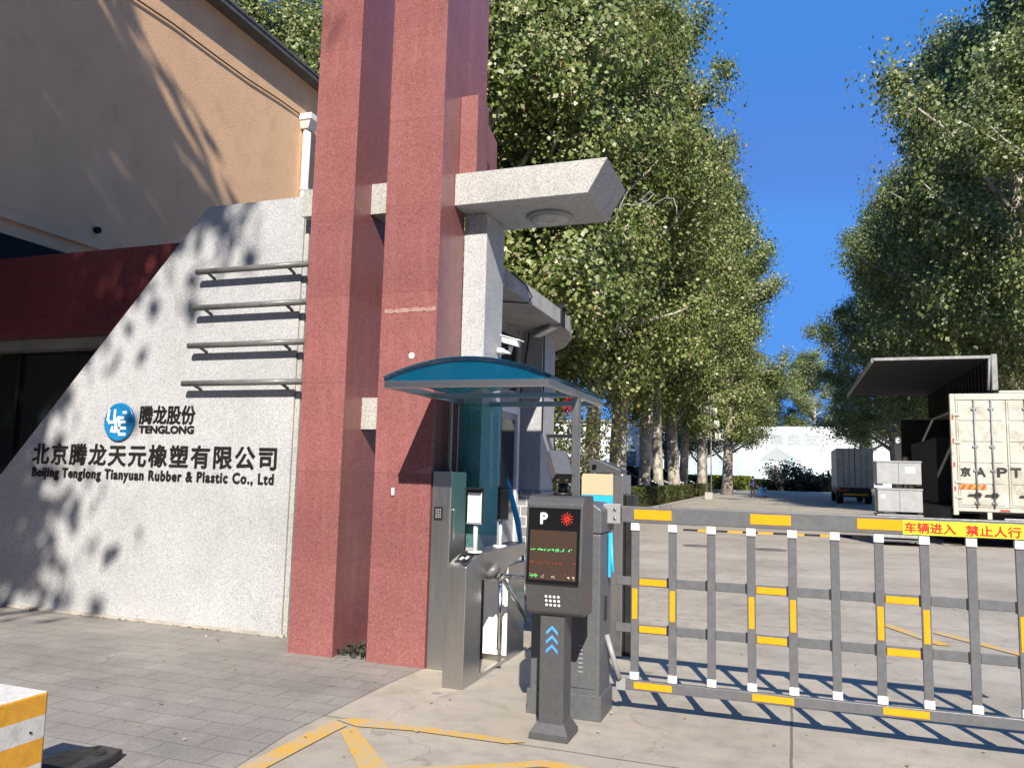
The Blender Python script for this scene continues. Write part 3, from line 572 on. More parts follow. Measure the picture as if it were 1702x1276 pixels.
# ------------------------------------------------------------------ turnstile
rt = thing('turnstile', 'brushed steel tripod turnstile with a card reader on its slanted front', 'turnstile', (-2.37, 6.2, 0))
xa, xb = -2.456, -2.288
b = MB(); b.prism([(xa, 5.50, 0), (xa, 5.50, .885), (xa, 5.80, .965), (xa, 5.83, .965), (xa, 5.83, 0)], (xb - xa, 0, 0), .006, 2); b.build('front_leg', M_steel, rt)
b = MB(); b.prism([(xa + .002, 5.832, .76), (xa + .002, 5.832, .964), (xa + .002, 6.9, .964), (xa + .002, 6.9, .86), (xa + .002, 6.45, .80), (xa + .002, 6.2, .70)], (xb - xa - .004, 0, 0), .004, 1); b.build('top_housing', M_steelh, rt)
b = MB(); b.box(xa - .06, xb - .001, 6.452, 6.9, 0, .798, .006, 2); rl_ = b.build('rear_leg', M_steel, rt)
b = MB(); b.box(xa - .055, xb - .004, 6.446, 6.4505, .05, .79, .002); b.build('painted_glare', M_white, rl_)  # white paint stands in for sun glare on the bare steel leg
b = MB(); b.box(xb - .03, xb, 5.835, 6.44, .0, .035, .002); b.build('base_rail', M_steelh, rt)
cr = MB(); n_ = Vector((0, -.258, .966)); u_ = Vector((0, .966, .258)); c0 = Vector((-2.372, 5.655, .928))
def onface(u, v, h): return c0 + Vector((1, 0, 0)) * u + u_ * v + n_ * h
cr.prism([onface(-.05, -.075, 0), onface(.05, -.075, 0), onface(.05, .075, 0), onface(-.05, .075, 0)], n_ * .004); cr = cr.build('card_reader', M_black, rt)
b = MB()
b.prism([onface(-.03 , -.03, .0045), onface(-.005, -.045, .0045), onface(.0, .005, .0045), onface(-.028, .028, .0045)], n_ * .002)
b.prism([onface(.006, -.01, .0045), onface(.032, -.03, .0045), onface(.034, .03, .0045), onface(.01, .045, .0045)], n_ * .002); b.build('card_symbol', M_clamp, cr)
hub = Vector((-2.25, 6.0, .80)); hb = MB(); hb.tube([(-2.29, 5.99, .825), (-2.245, 6.01, .78)], [.075, .06], 24); hb.tube([(-2.244, 6.011, .779), (-2.205, 6.02, .765)], [.035, .03], 16); hb.tube([(-2.204, 6.021, .759), (-2.18, 6.03, .735)], [.045, .035], 20); hb = hb.build('hub', M_rail, rt)
for e in ((-1.73, 6.02, .76), (-2.17, 6.62, .33), (-2.19, 5.98, .2)):
    s0 = Vector((-2.2, 6.02, .77)); b = MB(); b.tube([s0, Vector(e)], .018, 14); b.build('arm', M_chrome, hb)
# face terminals on their own white stands
for i, (x, y, rz, lab) in enumerate(((-2.335, 5.78, .0, 'white screened face scanner on a white stand, nearer end of the turnstile'), (-2.34, 6.35, 1.25, 'black backed face scanner turned sideways, farther along the turnstile'))):
    ft = thing('face_scanner', lab, 'scanner', (x, y, .965), 'face scanners on the turnstile')
    b = MB(); b.lathe((x, y, .965), [(.06, 0), (.055, .012)], 20); b.build('foot', M_white, ft)
    b = MB(); b.tube([(x, y, .977), (x, y, 1.19)], .017, 12); b.build('stem', M_white, ft)
    b = MB(); b.box(x - .069, x + .069, y - .035, y - .012, 1.185, 1.465, .01, 2); hd = b.build('casing', M_black, ft)
    b = MB(); b.box(x - .058, x + .058, y - .0395, y - .0355, 1.20, 1.43, .001); b.build('screen', M_clamp if i == 0 else M_gloss, hd)
    b = MB(); b.box(x - .066, x + .066, y - .0385, y - .0352, 1.186, 1.198, .001); b.build('lower_band', M_bracket, hd)
    b = MB(); b.prism([(x - .07, y - .012, 1.466), (x - .07, y - .10, 1.456), (x - .07, y - .10, 1.459), (x - .07, y - .012, 1.470)], (.14, 0, 0)); b.build('sun_hood', M_black, hd)
    ft.rotation_euler = (0, 0, rz)
rt = thing('plastic_stool', 'teal plastic stool standing behind the turnstile arms', 'stool', (-2.12, 7.35, 0))
b = MB(); b.box(-2.30, -1.92, 7.2, 7.55, .42, .46, .012); b.build('seat', M_teal, rt)
for sx in (-2.27, -1.95):
    for sy in (7.23, 7.52):
        b = MB(); b.tube([(sx, sy, 0), (sx + (.02 if sx < -2.1 else -.02), sy, .42)], .016, 8); b.build('leg', M_teal, rt)
rt = thing('folded_umbrella', 'teal and blue folded umbrella leaning behind the face scanners', 'umbrella', (-2.5, 7.27, .7))
b = MB(); b.tube([(-2.42, 7.25, .72), (-2.50, 7.27, 1.12), (-2.60, 7.29, 1.44), (-2.63, 7.3, 1.53)], [.012, .03, .024, .008], 12); b.build('canopy_cloth', M_cyan, rt)
b = MB(); b.tube([(-2.63, 7.3, 1.53), (-2.65, 7.305, 1.58)], .008, 8); b.build('handle', M_teal, rt)

# ------------------------------------------------------------------ parking kiosk
rt = thing('parking_kiosk', 'charcoal parking kiosk with a lit display, white P and blue arrows', 'kiosk', (-1.39, 4.82, 0))
b = MB(); b.hexa([(-1.515, 4.70, 0), (-1.27, 4.70, 0), (-1.27, 4.95, 0), (-1.515, 4.95, 0)] + [(-1.515, 4.70, .035), (-1.27, 4.70, .035), (-1.27, 4.95, .035), (-1.515, 4.95, .035)], .003)
b.hexa([(-1.512, 4.703, .0352), (-1.273, 4.703, .0352), (-1.273, 4.947, .0352), (-1.512, 4.947, .0352), (-1.475, 4.74, .10), (-1.31, 4.74, .10), (-1.31, 4.91, .10), (-1.475, 4.91, .10)], .003); b.build('base', M_kiosk, rt)
b = MB(); b.box(-1.465, -1.312, 4.735, 4.91, .09, .80, .004); b.build('column', M_kiosk, rt)
hd = MB(); hd.prism([(-1.545, 4.70, .755), (-1.545, 4.635, .96), (-1.545, 4.665, 1.41), (-1.545, 4.70, 1.452), (-1.545, 4.76, 1.46), (-1.545, 4.93, 1.46), (-1.545, 4.93, .735), (-1.545, 4.72, .735)], (.36, 0, 0), .008, 2); hd = hd.build('head', M_kiosk, rt)
def hf(z): return 4.635 + (z - .96) * (.03 / .45)         # the tilted front of the head
def fq(b, x0, x1, z0, z1, pro, th=.004): b.prism([(x0, hf(z0) - pro, z0), (x1, hf(z0) - pro, z0), (x1, hf(z1) - pro, z1), (x0, hf(z1) - pro, z1)], (0, th - .0002, 0))
b = MB(); fq(b, -1.53, -1.20, .935, 1.385, .005); b.build('glass_front', M_gloss, hd)
b = MB(); fq(b, -1.512, -1.218, .955, 1.25, .009, .0038); b.build('display', M_screen, hd)
textbuild('letter', 'P', M_clamp, hd, -1.452, -1.405, 1.285, 1.357, hf(1.32) - .005, .004, .004)
b = MB()
for k in range(12):
    a = 2 * math.pi * k / 12
    for r_ in ((.008, .0165, .025, .034) if k % 2 == 0 else (.0125, .021, .0295, .0375)):
        xx, zz = -1.283 + r_ * math.cos(a), 1.322 + r_ * math.sin(a); b.box(xx - .0023, xx + .0023, hf(zz) - .0085, hf(zz) - .006, zz - .0023, zz + .0023)
b.build('signal_lamp', M_ledred, hd)
g = random.Random(4)
def leds(z, mat, dens, x0=-1.505, x1=-1.225, hgt=2):
    b = MB(); x = x0
    while x < x1:
        if g.random() < dens:
            for k in range(hgt):
                if g.random() < .7: zz = z + k * .005 + g.uniform(-.004, .004); b.box(x, x + .004, hf(zz) - .0115, hf(zz) - .0095, zz, zz + .0035)
        x += .0062
    b.build('led_row', mat, hd)
leds(1.13, M_ledgreen, .85, -1.505, -1.36); leds(1.128, M_ledgreen, .4, -1.355, -1.235, 3); leds(1.05, M_ledred2, .3, -1.505, -1.225, 3); leds(.985, M_ledred2, .12)
leds(.972, M_ledgreen, .95, -1.505, -1.46, 3); leds(.97, M_ledwhite, .32, -1.44, -1.225, 3)
b = MB()
for i in range(4):
    for j in range(3):
        x, z = -1.412 + i * .026, .80 + j * .026; y = 4.70 - (z - .755) * .065 / .205
        b.lathe((x, y, z), [(.0085, -.002), (.0085, .003), (.004, .004)], 10, axis=1)
b.build('speaker_holes', M_clamp, hd)
b = MB()
for k in range(3):
    z = .505 + k * .055; xm = -1.388
    for s_ in (-1, 1): b.prism([(xm, 4.7345, z + .035), (xm + s_ * .037, 4.7345, z - .002), (xm + s_ * .037, 4.7345, z + .018), (xm, 4.7345, z + .055)], (0, -.003, 0))
b.build('arrow_marks', M_blueprint, rt)
cm = MB(); cm.tube([(-1.36, 4.82, 1.46), (-1.36, 4.82, 1.478)], .06, 20); cm.tube([(-1.36, 4.82, 1.478), (-1.36, 4.83, 1.53)], [.03, .035], 16); cm = cm.build('camera_mount', M_black, rt)
ca = Vector((-1.338, 4.72, 1.566)); cb = Vector((-1.435, 4.93, 1.685)); dx = (cb - ca).normalized(); rx = dx.cross(Vector((0, 0, 1))).normalized(); ux = rx.cross(dx)
def cpt(base, r_, u): return base + rx * r_ + ux * u
prof = [(-.062, -.03), (.062, -.03), (.062, .03), (.045, .048), (-.045, .048), (-.062, .03)]
b = MB(); b.prism([cpt(ca, *p) for p in prof], (cb - ca), .003, 1); b.build('camera_body', M_kiosk, cm)
b = MB(); pr2 = [(-.069, .02), (-.05, .056), (.05, .056), (.069, .02), (.074, .02), (.054, .062), (-.054, .062), (-.074, .02)]
b.prism([cpt(ca - dx * .05, *p) for p in pr2], (cb - ca) + dx * .06); b.build('camera_hood', M_house, cm)
b = MB(); b.prism([cpt(ca - dx * .004, *p) for p in [(-.055, -.026), (.055, -.026), (.055, .028), (-.055, .028)]], dx * .0035); b.build('camera_glass', M_gloss, cm)
b = MB()
for s_ in (-.027, .027):
    c_ = cpt(ca, s_, -.004); b.tube([c_ - dx * .012, c_ - dx * .0045], .011, 12)
b.build('camera_lens', M_soffit, cm)

# ------------------------------------------------------------------ barrier gate
rt = thing('barrier_gate', 'grey fence barrier with amber reflectors swung from a dark grey cabinet', 'barrier', (-1.43, 5.35, 0))
hs_ = MB(); hs_.box(-1.672, -1.196, 5.19, 5.52, .02, 1.2, .012, 2); hs_.box(-1.69, -1.18, 5.18, 5.53, 0, .16, .004); hs_ = hs_.build('cabinet', M_house, rt)
b = MB(); b.prism([(-1.676, 5.186, 1.202), (-1.192, 5.186, 1.202), (-1.192, 5.186, 1.36), (-1.25, 5.186, 1.40), (-1.64, 5.186, 1.43), (-1.676, 5.186, 1.40)], (0, .40, 0), .01, 2); b.build('hood', M_house, rt)
b = MB(); b.box(-1.64, -1.225, 5.184, 5.1895, .2, 1.15, .002); b.build('door', M_house, hs_)
b = MB()
for k in range(7): b.box(-1.335 + .0, -1.305, 5.178, 5.1835, .30 + k * .028, .309 + k * .028)
b.build('vent_slots', M_bracket, hs_)
b = MB(); b.box(-1.195, -1.183, 5.33, 5.36, .62, .78, .003); b.build('lock', M_black, hs_)
b = MB(); b.box(-1.185, -1.168, 5.38, 5.39, .9, 1.2); b.tube([(-1.17, 5.39, 1.2), (-1.16, 5.39, 1.0), (-1.15, 5.37, .93)], .01, 6); b.build('cable', M_cyan, hs_)
b = MB(); b.box(-1.225, -1.105, 5.37, 5.45, 1.262, 1.398, .006); br_ = b.build('arm_bracket', M_bracket, rt)
b = MB()
for z in (1.30, 1.36): b.lathe((-1.14, 5.37, z), [(.012, 0), (.012, .006), (.006, .01)], 10, axis=1)
b.build('bolts', M_chrome, br_)
XE = 1.95
b = MB(); b.box(-1.10, XE, 5.385, 5.435, 1.275, 1.385, .006); b.build('top_bar', M_barrier, rt)
b = MB(); b.hexa([(-1.08, 5.392, .168), (XE, 5.392, .205), (XE, 5.428, .205), (-1.08, 5.428, .168), (-1.08, 5.392, .234), (XE, 5.392, .271), (XE, 5.428, .271), (-1.08, 5.428, .234)], .005); b.build('bottom_bar', M_barrier, rt)
b = MB(); b.tube([(-1.19, 5.37, .52), (-1.10, 5.37, .24)], .018, 12); b.box(-1.125, -1.06, 5.378, 5.39, .165, .24, .004); b.build('hinge_strut', M_bracket, rt)
P = [-1.005 + .2526 * k for k in range(12)]
zb = lambda x: .236 + .037 * (x + 1.08) / 3.03
for k, x in enumerate(P):
    po = MB(); po.box(x - .0265, x + .0265, 5.400, 5.420, zb(x) - .002, 1.274, .003, 1); po = po.build('post', M_barrier, rt)
    b = MB(); b.box(x - .029, x + .029, 5.390, 5.426, 1.222, 1.2735, .003, 1); b.lathe((x, 5.390, 1.25), [(.006, 0), (.005, .004)], 8, axis=1); b.build('clamp', M_clamp, po)
    b = MB(); b.box(x - .029, x + .029, 5.388, 5.428, zb(x) + .002, zb(x) + .05, .003, 1); b.lathe((x, 5.388, zb(x) + .028), [(.006, 0), (.005, .004)], 8, axis=1); b.build('clamp', M_clamp, po)
    if k % 3 != 2: b = MB(); b.box(x - .017, x + .017, 5.3965, 5.3995, .635, .835); b.build('reflector', M_amber, po)
for z0 in (.852, .542):
    ra = MB()
    ra.box(-1.135, P[0] - .027, 5.402, 5.418, z0, z0 + .058, .003, 1)
    for k in range(11): ra.box(P[k] + .0275, P[k + 1] - .037, 5.402, 5.418, z0 + .0008 * k, z0 + .058 + .0008 * k, .003, 1)
    ra = ra.build('rail', M_barrier, rt)
    for k in range(11): b = MB(); b.box(P[k + 1] - .0365, P[k + 1] - .0275, 5.400, 5.4195, z0 - .002, z0 + .065); b.build('end_cap', M_black, ra)
    for k in (0, 3, 6, 9): b = MB(); b.box(P[k] + .032, P[k + 1] - .040, 5.3985, 5.4015, z0 + .008, z0 + .05); b.build('reflector', M_amber, ra)
for k, (x0, x1) in enumerate(((-1.01, -.758), (-.248, .0), (.39, .643), (1.32, 1.55))):
    b = MB(); b.box(x0, x1, 5.3815, 5.3845, 1.30, 1.365); b.build('reflector', M_amber, rt)
    x0 = P[3 * k] + .0; x1 = x0 + .25; b = MB(); dz = zb(x0) - .236
    b.box(x0, x1, 5.3885, 5.3915, .183 + dz, .225 + dz); b.build('reflector', M_amber, rt)
st = MB(); st.box(.646, 1.29, 5.3815, 5.3845, 1.281, 1.366); st = st.build('warning_sticker', M_lemon, rt)
textbuild('lettering', '车辆进入', M_redink, st, .655, .935, 1.290, 1.356, 5.3812, .0012, .002)
textbuild('lettering', '禁止人行', M_redink, st, .985, 1.275, 1.287, 1.352, 5.3812, .0012, .002)
# second lane terminal behind
rt = thing('exit_kiosk', 'steel exit kiosk with cream and blue panels and a dark camera, behind the barrier cabinet', 'kiosk', (-1.63, 7.15, 0))
b = MB(); b.box(-1.80, -1.42, 7.02, 7.4, 0, 1.60, .008); b.build('casing', M_steel, rt)
b = MB(); b.box(-1.80, -1.51, 7.008, 7.0195, 1.41, 1.60, .002); b.build('cream_panel', M_cream, rt)
b = MB(); b.box(-1.80, -1.51, 7.007, 7.0195, 1.24, 1.408, .002); b.build('blue_panel', M_cyan, rt)
b = MB(); b.prism([(-1.72, 7.0, 1.61), (-1.74, 7.0, 1.72), (-1.66, 7.0, 1.73), (-1.44, 7.0, 1.64), (-1.44, 7.0, 1.605)], (0, .3, 0), .006); cm = b.build('camera_hood', M_kiosk, rt)
b = MB(); b.tube([(-1.68, 6.998, 1.665), (-1.68, 6.985, 1.665)], .022, 12); b.build('camera_lens', M_gloss, cm)
b = MB(); b.box(-1.41, -1.33, 7.1, 7.3, 0, 1.42, .005); b.build('rear_post', M_black, rt)

# ------------------------------------------------------------------ painted block and black base
rt = thing('concrete_block', 'concrete block painted in orange and white bands at the pavement edge', 'block', (-3.6, 2.6, 0))
b = MB(); b.box(-3.72, -3.375, 1.7, 2.945, 0, .5, .012, 2); b.build('block_body', M_block, rt)
b = MB(); b.lathe((-3.374, 2.86, .33), [(.006, 0), (.006, .003)], 8, axis=0); b.build('lifting_hole', M_dark, rt)
rt = thing('rubber_base', 'black rubber sign base lying on the grey pavers', 'sign base', (-3.55, 3.36, .004))
b = MB(); b.prism([(-3.70, 3.16, .004), (-3.40, 3.16, .004), (-3.385, 3.36, .004), (-3.44, 3.50, .004), (-3.60, 3.50, .004), (-3.70, 3.36, .004)], (0, 0, .05), .014, 3); b.build('slab', M_black, rt)
b = MB(); b.lathe((-3.50, 3.40, .054), [(.032, 0), (.032, .004), (.018, .006), (.018, .001)], 20); b.build('socket', M_rubber, rt)
# speed bump
rt = thing('speed_bump', 'low black and yellow speed bump across the lane inside the gate', 'speed bump', (-.4, 24, 0))
for i in range(12):
    x = -3.0 + i * .42; y = 23.9 + .09 * (x + 2.6)
    b = MB(); b.prism([(x, y - .17, .001), (x, y - .1, .04), (x, y, .05), (x, y + .1, .04), (x, y + .17, .001)], (.412, .037, 0)); b.build('segment', (M_rubber, M_amber)[i % 2], rt)
for (x, y, r_, lab) in ((-.45, 18.8, .36, 'round iron manhole cover to the right of the other one, inside the gate'), (-2.05, 18.8, .33, 'round iron manhole cover nearer the hedge side, inside the gate')):
    b = MB(); b.lathe((x, y, .001), [(r_, 0), (r_, .006), (r_ - .04, .008), (r_ - .045, .004), (r_ - .05, .008), (.02, .01)], 32); tag(b.build('manhole_cover', M_iron), lab, 'manhole cover', 'manhole covers in the yard')
g = np.random.default_rng(9); cen = np.stack([g.uniform(-9, 3, 420), g.uniform(2.6, 12, 420), np.full(420, .012)], 1)
k_ = cen[:, 0] < -4.2; cen[k_, 1] = np.minimum(cen[k_, 1], 6.38)
o = bpy.data.objects.new('leaf_litter', leaves_mesh('leaf_litter', M_leaflitter, cen, .022, 3, flat=4, jit=.6)); COL.objects.link(o); tag(o, 'scattered dry leaf crumbs lying on the pavement and drive', 'leaf litter', kind='stuff')

# ------------------------------------------------------------------ wing truck being unloaded
rt = thing('wing_truck', 'dirty white box truck with its dark side wing raised over the cargo', 'truck', (5.1, 27, 0))
XL, XR, YA, YB, Z0, Z1 = 3.87, 6.35, 22.5, 32.0, .98, 3.70
b = MB(); b.box(XL, XR, YA + .05, YB, .86, .98); b.build('cargo_floor', M_truckd, rt)
b = MB(); b.box(XL, XL + .12, YA, YA + .14, .80, 3.86, .015); b.box(XR - .12, XR, YA, YA + .14, .80, 3.86, .015); b.box(XL + .12, XR - .12, YA, YA + .14, 3.70, 3.86, .01); b.box(XL + .12, XR - .12, YA + .001, YA + .14, .9, 1.0, .01); rf = b.build('rear_frame', M_truckw, rt)
for (x0, x1) in ((XL + .13, 5.105), (5.115, XR - .13)):
    dd = MB(); dd.box(x0, x1, YA + .02, YA + .10, 1.01, 3.69, .01)
    for i in range(5):
        for (u0, u1) in ((.04, .36), (.38, .70), (.72, .92)):
            w_ = x1 - x0; dd.box(x0 + u0 * w_, x0 + u1 * w_, YA + .004, YA + .0195, 1.06 + i * .53, 1.54 + i * .53, .006, 1)
    dd = dd.build('rear_door', M_truckw, rt)
    for u in (.37, .71):
        b = MB(); x = x0 + u * (x1 - x0); b.tube([(x, YA - .03, 1.0), (x, YA - .03, 3.72)], .02, 8)
        for z in (1.1, 1.9, 2.5, 3.45): b.box(x - .06, x + .06, YA - .035, YA + .002, z, z + .05)
        b.build('locking_bar', M_bracket, dd)
        b = MB(); b.box(x - .2, x + .1, YA - .055, YA - .03, 1.30, 1.33); b.box(x - .05, x + .07, YA - .06, YA - .02, 1.27, 1.37); b.build('handle', M_black, dd)
    b = MB(); sgn = x0 if x0 < 5 else x1
    for z in (1.22, 1.6, 2.6, 3.3): b.box(sgn - .07, sgn + .09, YA - .02, YA - .001, z, z + .06)
    b.build('hinge', M_truckw, dd)
for ch, xc in (('京', 4.17), ('A', 4.50), ('P', 4.97), ('T', 5.27)): textbuild('letter', ch, M_truckd, rt, xc - .115, xc + .115, 1.765, 2.005, YA - .001, .006, .012)
b = MB(); b.box(4.03, 4.62, YA - .008, YA - .001, 1.45, 1.57); tp = b.build('reflective_tape', M_orange, rt)
b = MB()
for i in range(4): b.prism([(4.04 + i * .15, YA - .011, 1.452), (4.11 + i * .15, YA - .011, 1.452), (4.17 + i * .15, YA - .011, 1.568), (4.10 + i * .15, YA - .011, 1.568)], (0, .0025, 0))
b.build('tape_stripes', M_red2, tp)
for i in range(4): b = MB(); b.box(XL + .03, XL + .075, YA - .004, YA - .001, 1.4 + i * .6, 1.52 + i * .6); b.build('side_marker', M_red2, rt)
b = MB(); b.box(4.9, 5.1, YA - .01, YA - .001, .92, .97); b.build('tail_tape', M_red2, rt)
b = MB(); b.box(4.5, XR, YA + .25, YB + 1.5, .55, .86); b.box(XL + .3, XR - .3, YA + .15, YA + .3, .42, .56); b.build('chassis', M_truckd, rt)
b = MB(); b.box(5.0, XR - .1, YA + .1, YA + .16, .60, .75, .01); b.build('bumper', M_bracket, rt)
b = MB(); b.box(4.62, 4.72, YA + .02, YA + .12, .72, .9); b.build('light_bracket', M_truckw, rt)
for y in (24.6, 25.9, 34.2):
    for x in (XL + .05, XR - .6):
        b = MB(); b.lathe((x, y, .5), [(.3, 0), (.5, .04), (.5, .5), (.3, .55)], 28, axis=0); wh = b.build('wheel', M_rubber, rt)
        b = MB(); b.lathe((x - .012, y, .5), [(.08, 0), (.27, .01)], 20, axis=0); b.build('rim', M_bracket, wh)
b = MB(); b.box(XR - .06, XR, YA + .14, YB, .98, 3.84); b.build('right_side_wall', M_truckw, rt)
b = MB(); b.box(XL, XR, YB - .08, YB, .98, 3.86); b.build('front_bulkhead', M_truckd, rt)
b = MB(); b.box(4.98, XR, YA, YB, 3.865, 3.93, .01); b.build('fixed_roof', M_truckw, rt)
wg = MB(); wg.box(4.84, 4.90, YA + .05, YB, 3.9, 4.80)
for i in range(22): wg.box(4.78, 4.839, YA + .25 + i * .43, YA + .33 + i * .43, 3.92, 4.76)
wg.box(2.12, 4.84, YA + .05, YB, 4.76, 4.81); wg = wg.build('raised_wing', M_wing, rt)
b = MB(); b.box(2.10, 4.9, YA - .01, YA + .045, 4.755, 4.83, .006); b.box(2.06, 2.115, YA, YB, 4.70, 4.82, .004); b.build('wing_edge', M_alu, wg)
b = MB(); b.box(4.83, 4.97, YA - .02, YA + .12, 3.94, 4.86, .02); b.tube([(4.75, YA, 3.95), (4.80, YA, 4.74)], .03, 8); b.build('wing_post', M_alu, wg)
b = MB(); b.box(XL - .04, XL, YA + .2, YB, .30, .95, .005); b.build('drop_side', M_truckd, rt)
b = MB(); b.box(4.0, 6.2, 25.5, 30.5, 1.0, 2.9, .02); b.build('tarped_cargo', M_wing, rt)
b = MB()
cabb = MB(); cabb.box(XL + .05, XR - .05, YB + .3, YB + 2.4, .7, 3.1, .12, 3); cabb = cabb.build('cab', M_truckw, rt)
ct = [(2.12, 22.0, .15), (2.13, 22.0, .80), (2.12, 22.0, 1.49)]
for i, (x, y, z) in enumerate(ct):
    r2 = thing('folding_crate', ('grey steel crate at the bottom of the stack beside the truck', 'grey steel crate in the middle of the stack, under the labelled one', 'grey steel crate with a white paper label on top of the stack')[i], 'crate', (x + .5, y + .4, z), 'grey crates stacked beside the wing truck')
    b = MB(); b.box(x - .04, x + .98, y, y + .9, z + .04, z + .58, .012); b.build('box', M_crate, r2)
    b = MB(); b.box(x - .055, x + .995, y - .015, y + .915, z + .582, z + .625, .006); b.build('lid_rim', M_bracket, r2)
    b = MB(); b.box(x + .46, x + .472, y - .004, y - .0005, z + .06, z + .57); b.build('seam', M_barrier, r2)
    b = MB()
    for fx in (x - .02, x + .85): b.box(fx, fx + .12, y + .02, y + .88, z, z + .038)
    b.build('skids', M_truckd, r2)
    if i == 2: b = MB(); b.box(x + .62, x + .84, y - .004, y - .0005, z + .32, z + .48); b.build('paper_label', M_paper, r2)
    if i == 1: b = MB(); b.box(x + .04, x + .14, y - .004, y - .0005, z + .38, z + .46); b.build('paper_label', M_paper, r2)
rt = thing('hand_trolley', 'low dark trolley carrying the stacked grey crates', 'trolley', (2.6, 22.4, 0))
b = MB(); b.box(2.05, 3.15, 21.95, 22.95, .10, .148, .006); b.build('deck', M_barrier, rt)
for x in (2.2, 3.0):
    for y in (22.1, 22.8): b = MB(); b.lathe((x, y, .05), [(.03, 0), (.05, .005), (.05, .04), (.03, .045)], 16, axis=0); b.build('wheel', M_rubber, rt)
for i, (x, y, z) in enumerate(((3.9, 29.6, .985), (3.9, 31.0, .985), (3.9, 31.0, 1.75))):
    r2 = thing('cargo_crate', ('cream crate inside the open truck body nearest the doors', 'cream crate at the far end of the truck body, lower one', 'cream crate at the far end of the truck body, upper one')[i], 'crate', (x + .4, y + .4, z), 'cream crates inside the truck')
    b = MB(); b.box(x, x + .08, y, y + .85, z, z + .72, .012); b.build('box', M_cream, r2)
    b = MB(); b.box(x - .01, x + .09, y - .01, y + .86, z + .722, z + .755, .005); b.build('lid', M_truckd, r2)

# ------------------------------------------------------------------ second truck, farther away
rt = thing('box_truck', 'white box truck parked farther down the lane under the trees', 'truck', (4.1, 62, 0))
xl, xr, ya = 2.98, 5.3, 58
b = MB(); b.box(xl, xr, ya, ya + 7, 1.1, 3.75, .03); bd = b.build('cargo_box', M_truckw, rt)
for x0 in (xl + .1, 4.16):
    b = MB(); b.box(x0, x0 + 1.03, ya - .05, ya - .002, 1.2, 3.62, .01); d_ = b.build('rear_door', M_truckw, rt)
    b = MB()
    for u in (.35, .7): b.tube([(x0 + u, ya - .07, 1.2), (x0 + u, ya - .07, 3.62)], .02, 6)
    b.build('locking_bar', M_bracket, d_)
b = MB(); b.box(4.12, 4.15, ya - .06, ya - .002, 1.2, 3.62); b.build('door_gap', M_truckd, rt)
b = MB(); b.box(xl + .2, xr - .2, ya + .2, ya + 9, .6, 1.1); b.box(xl + .1, xr - .1, ya + .1, ya + .2, .45, .6); b.build('chassis', M_truckd, rt)
b = MB(); b.box(xl + .05, xl + .75, ya - .02, ya + .06, .86, 1.0); b.build('tail_light', M_red2, rt)
b = MB(); b.box(xl + .4, xr - .4, ya + .02, ya + .08, .58, .7); b.build('bumper_stripe', M_amber, rt)
for y in (ya + 1.3, ya + 8.2):
    for x in (xl + .02, xr - .5):
        b = MB(); b.lathe((x, y, .48), [(.28, 0), (.48, .04), (.48, .42), (.28, .46)], 20, axis=0); b.build('wheel', M_rubber, rt)
b = MB(); b.box(xl + .1, xr - .1, ya + 7.2, ya + 9.1, .7, 2.9, .1, 2); b.build('cab', M_truckw, rt)
b = MB(); b.box(xl - .28, xl - .12, ya + 7.3, ya + 7.36, 1.8, 2.3, .01); b.build('mirror', M_black, rt)

# ------------------------------------------------------------------ far wall with a pale mural
rt = thing('mural_wall', 'large white wall with a faint pale mural at the end of the lane', 'wall', (-10, 126, 0))
b = MB(); b.box(-46, 15, 125, 127, 0, 9.4); b.build('wall', M_mural, rt)
b = MB(); g = random.Random(8); x = -30
while x < 12:
    w_ = g.uniform(.4, 1.3); h_ = g.uniform(1.6, 3.6); b.box(x, x + w_, 124.955, 124.975, .6, h_ + 1.2); x += w_ + g.uniform(.1, .8)
b.build('city_print', M_muralt, rt)
b = MB(); b.prism([(-4.5, 124.975, 4.2), (-1.9, 124.975, 6.4), (-.9, 124.975, 5.6), (.3, 124.975, 4.9), (2.0, 124.975, 4.2)], (0, .02, 0)); b.build('hill_print', M_muralg, rt)
textbuild('lettering', '景良友', M_muralg, rt, -3.0, 4.2, 6.6, 8.3, 124.99, .03, .05)
textbuild('lettering', '培', M_muralt, rt, -11.2, -9.2, 3.0, 5.0, 124.95, .02, .05)
rt = thing('office_building', 'blue grey building glimpsed behind the booth through the trees', 'building', (-24, 45, 0))
b = MB(); b.box(-30, -19, 48, 60, 0, 11); b.build('wall', M_bluebld, rt)
b = MB()
for i in range(3):
    for j in range(6): b.box(-29.5 + j * 1.75, -28.3 + j * 1.75, 47.97, 47.99, 1.2 + i * 3.2, 3.2 + i * 3.2)
b.build('windows', M_carglass, rt)
b = MB(); b.box(-30.2, -18.8, 47.8, 60.2, 11, 11.3); b.build('roof', M_white, rt)
rt = thing('warehouse', 'long white warehouse behind the left row of trunks', 'building', (-30, 92, 0))
b = MB(); b.box(-60, -16, 88, 100, 0, 7.5); b.build('wall', M_mural, rt)
b = MB(); b.box(-60.2, -15.8, 87.8, 100.2, 7.5, 7.8); b.build('roof', M_bracket, rt)
b = MB()
for i in range(8): b.box(-40 + i * 3, -38.4 + i * 3, 87.96, 87.99, 1.2, 3.4)
b.build('windows', M_carglass, rt)
b = MB(); b.box(-17.6, -16.4, 87.9, 87.99, 0, 4.2); b.build('notice_board', M_bluebld, rt)

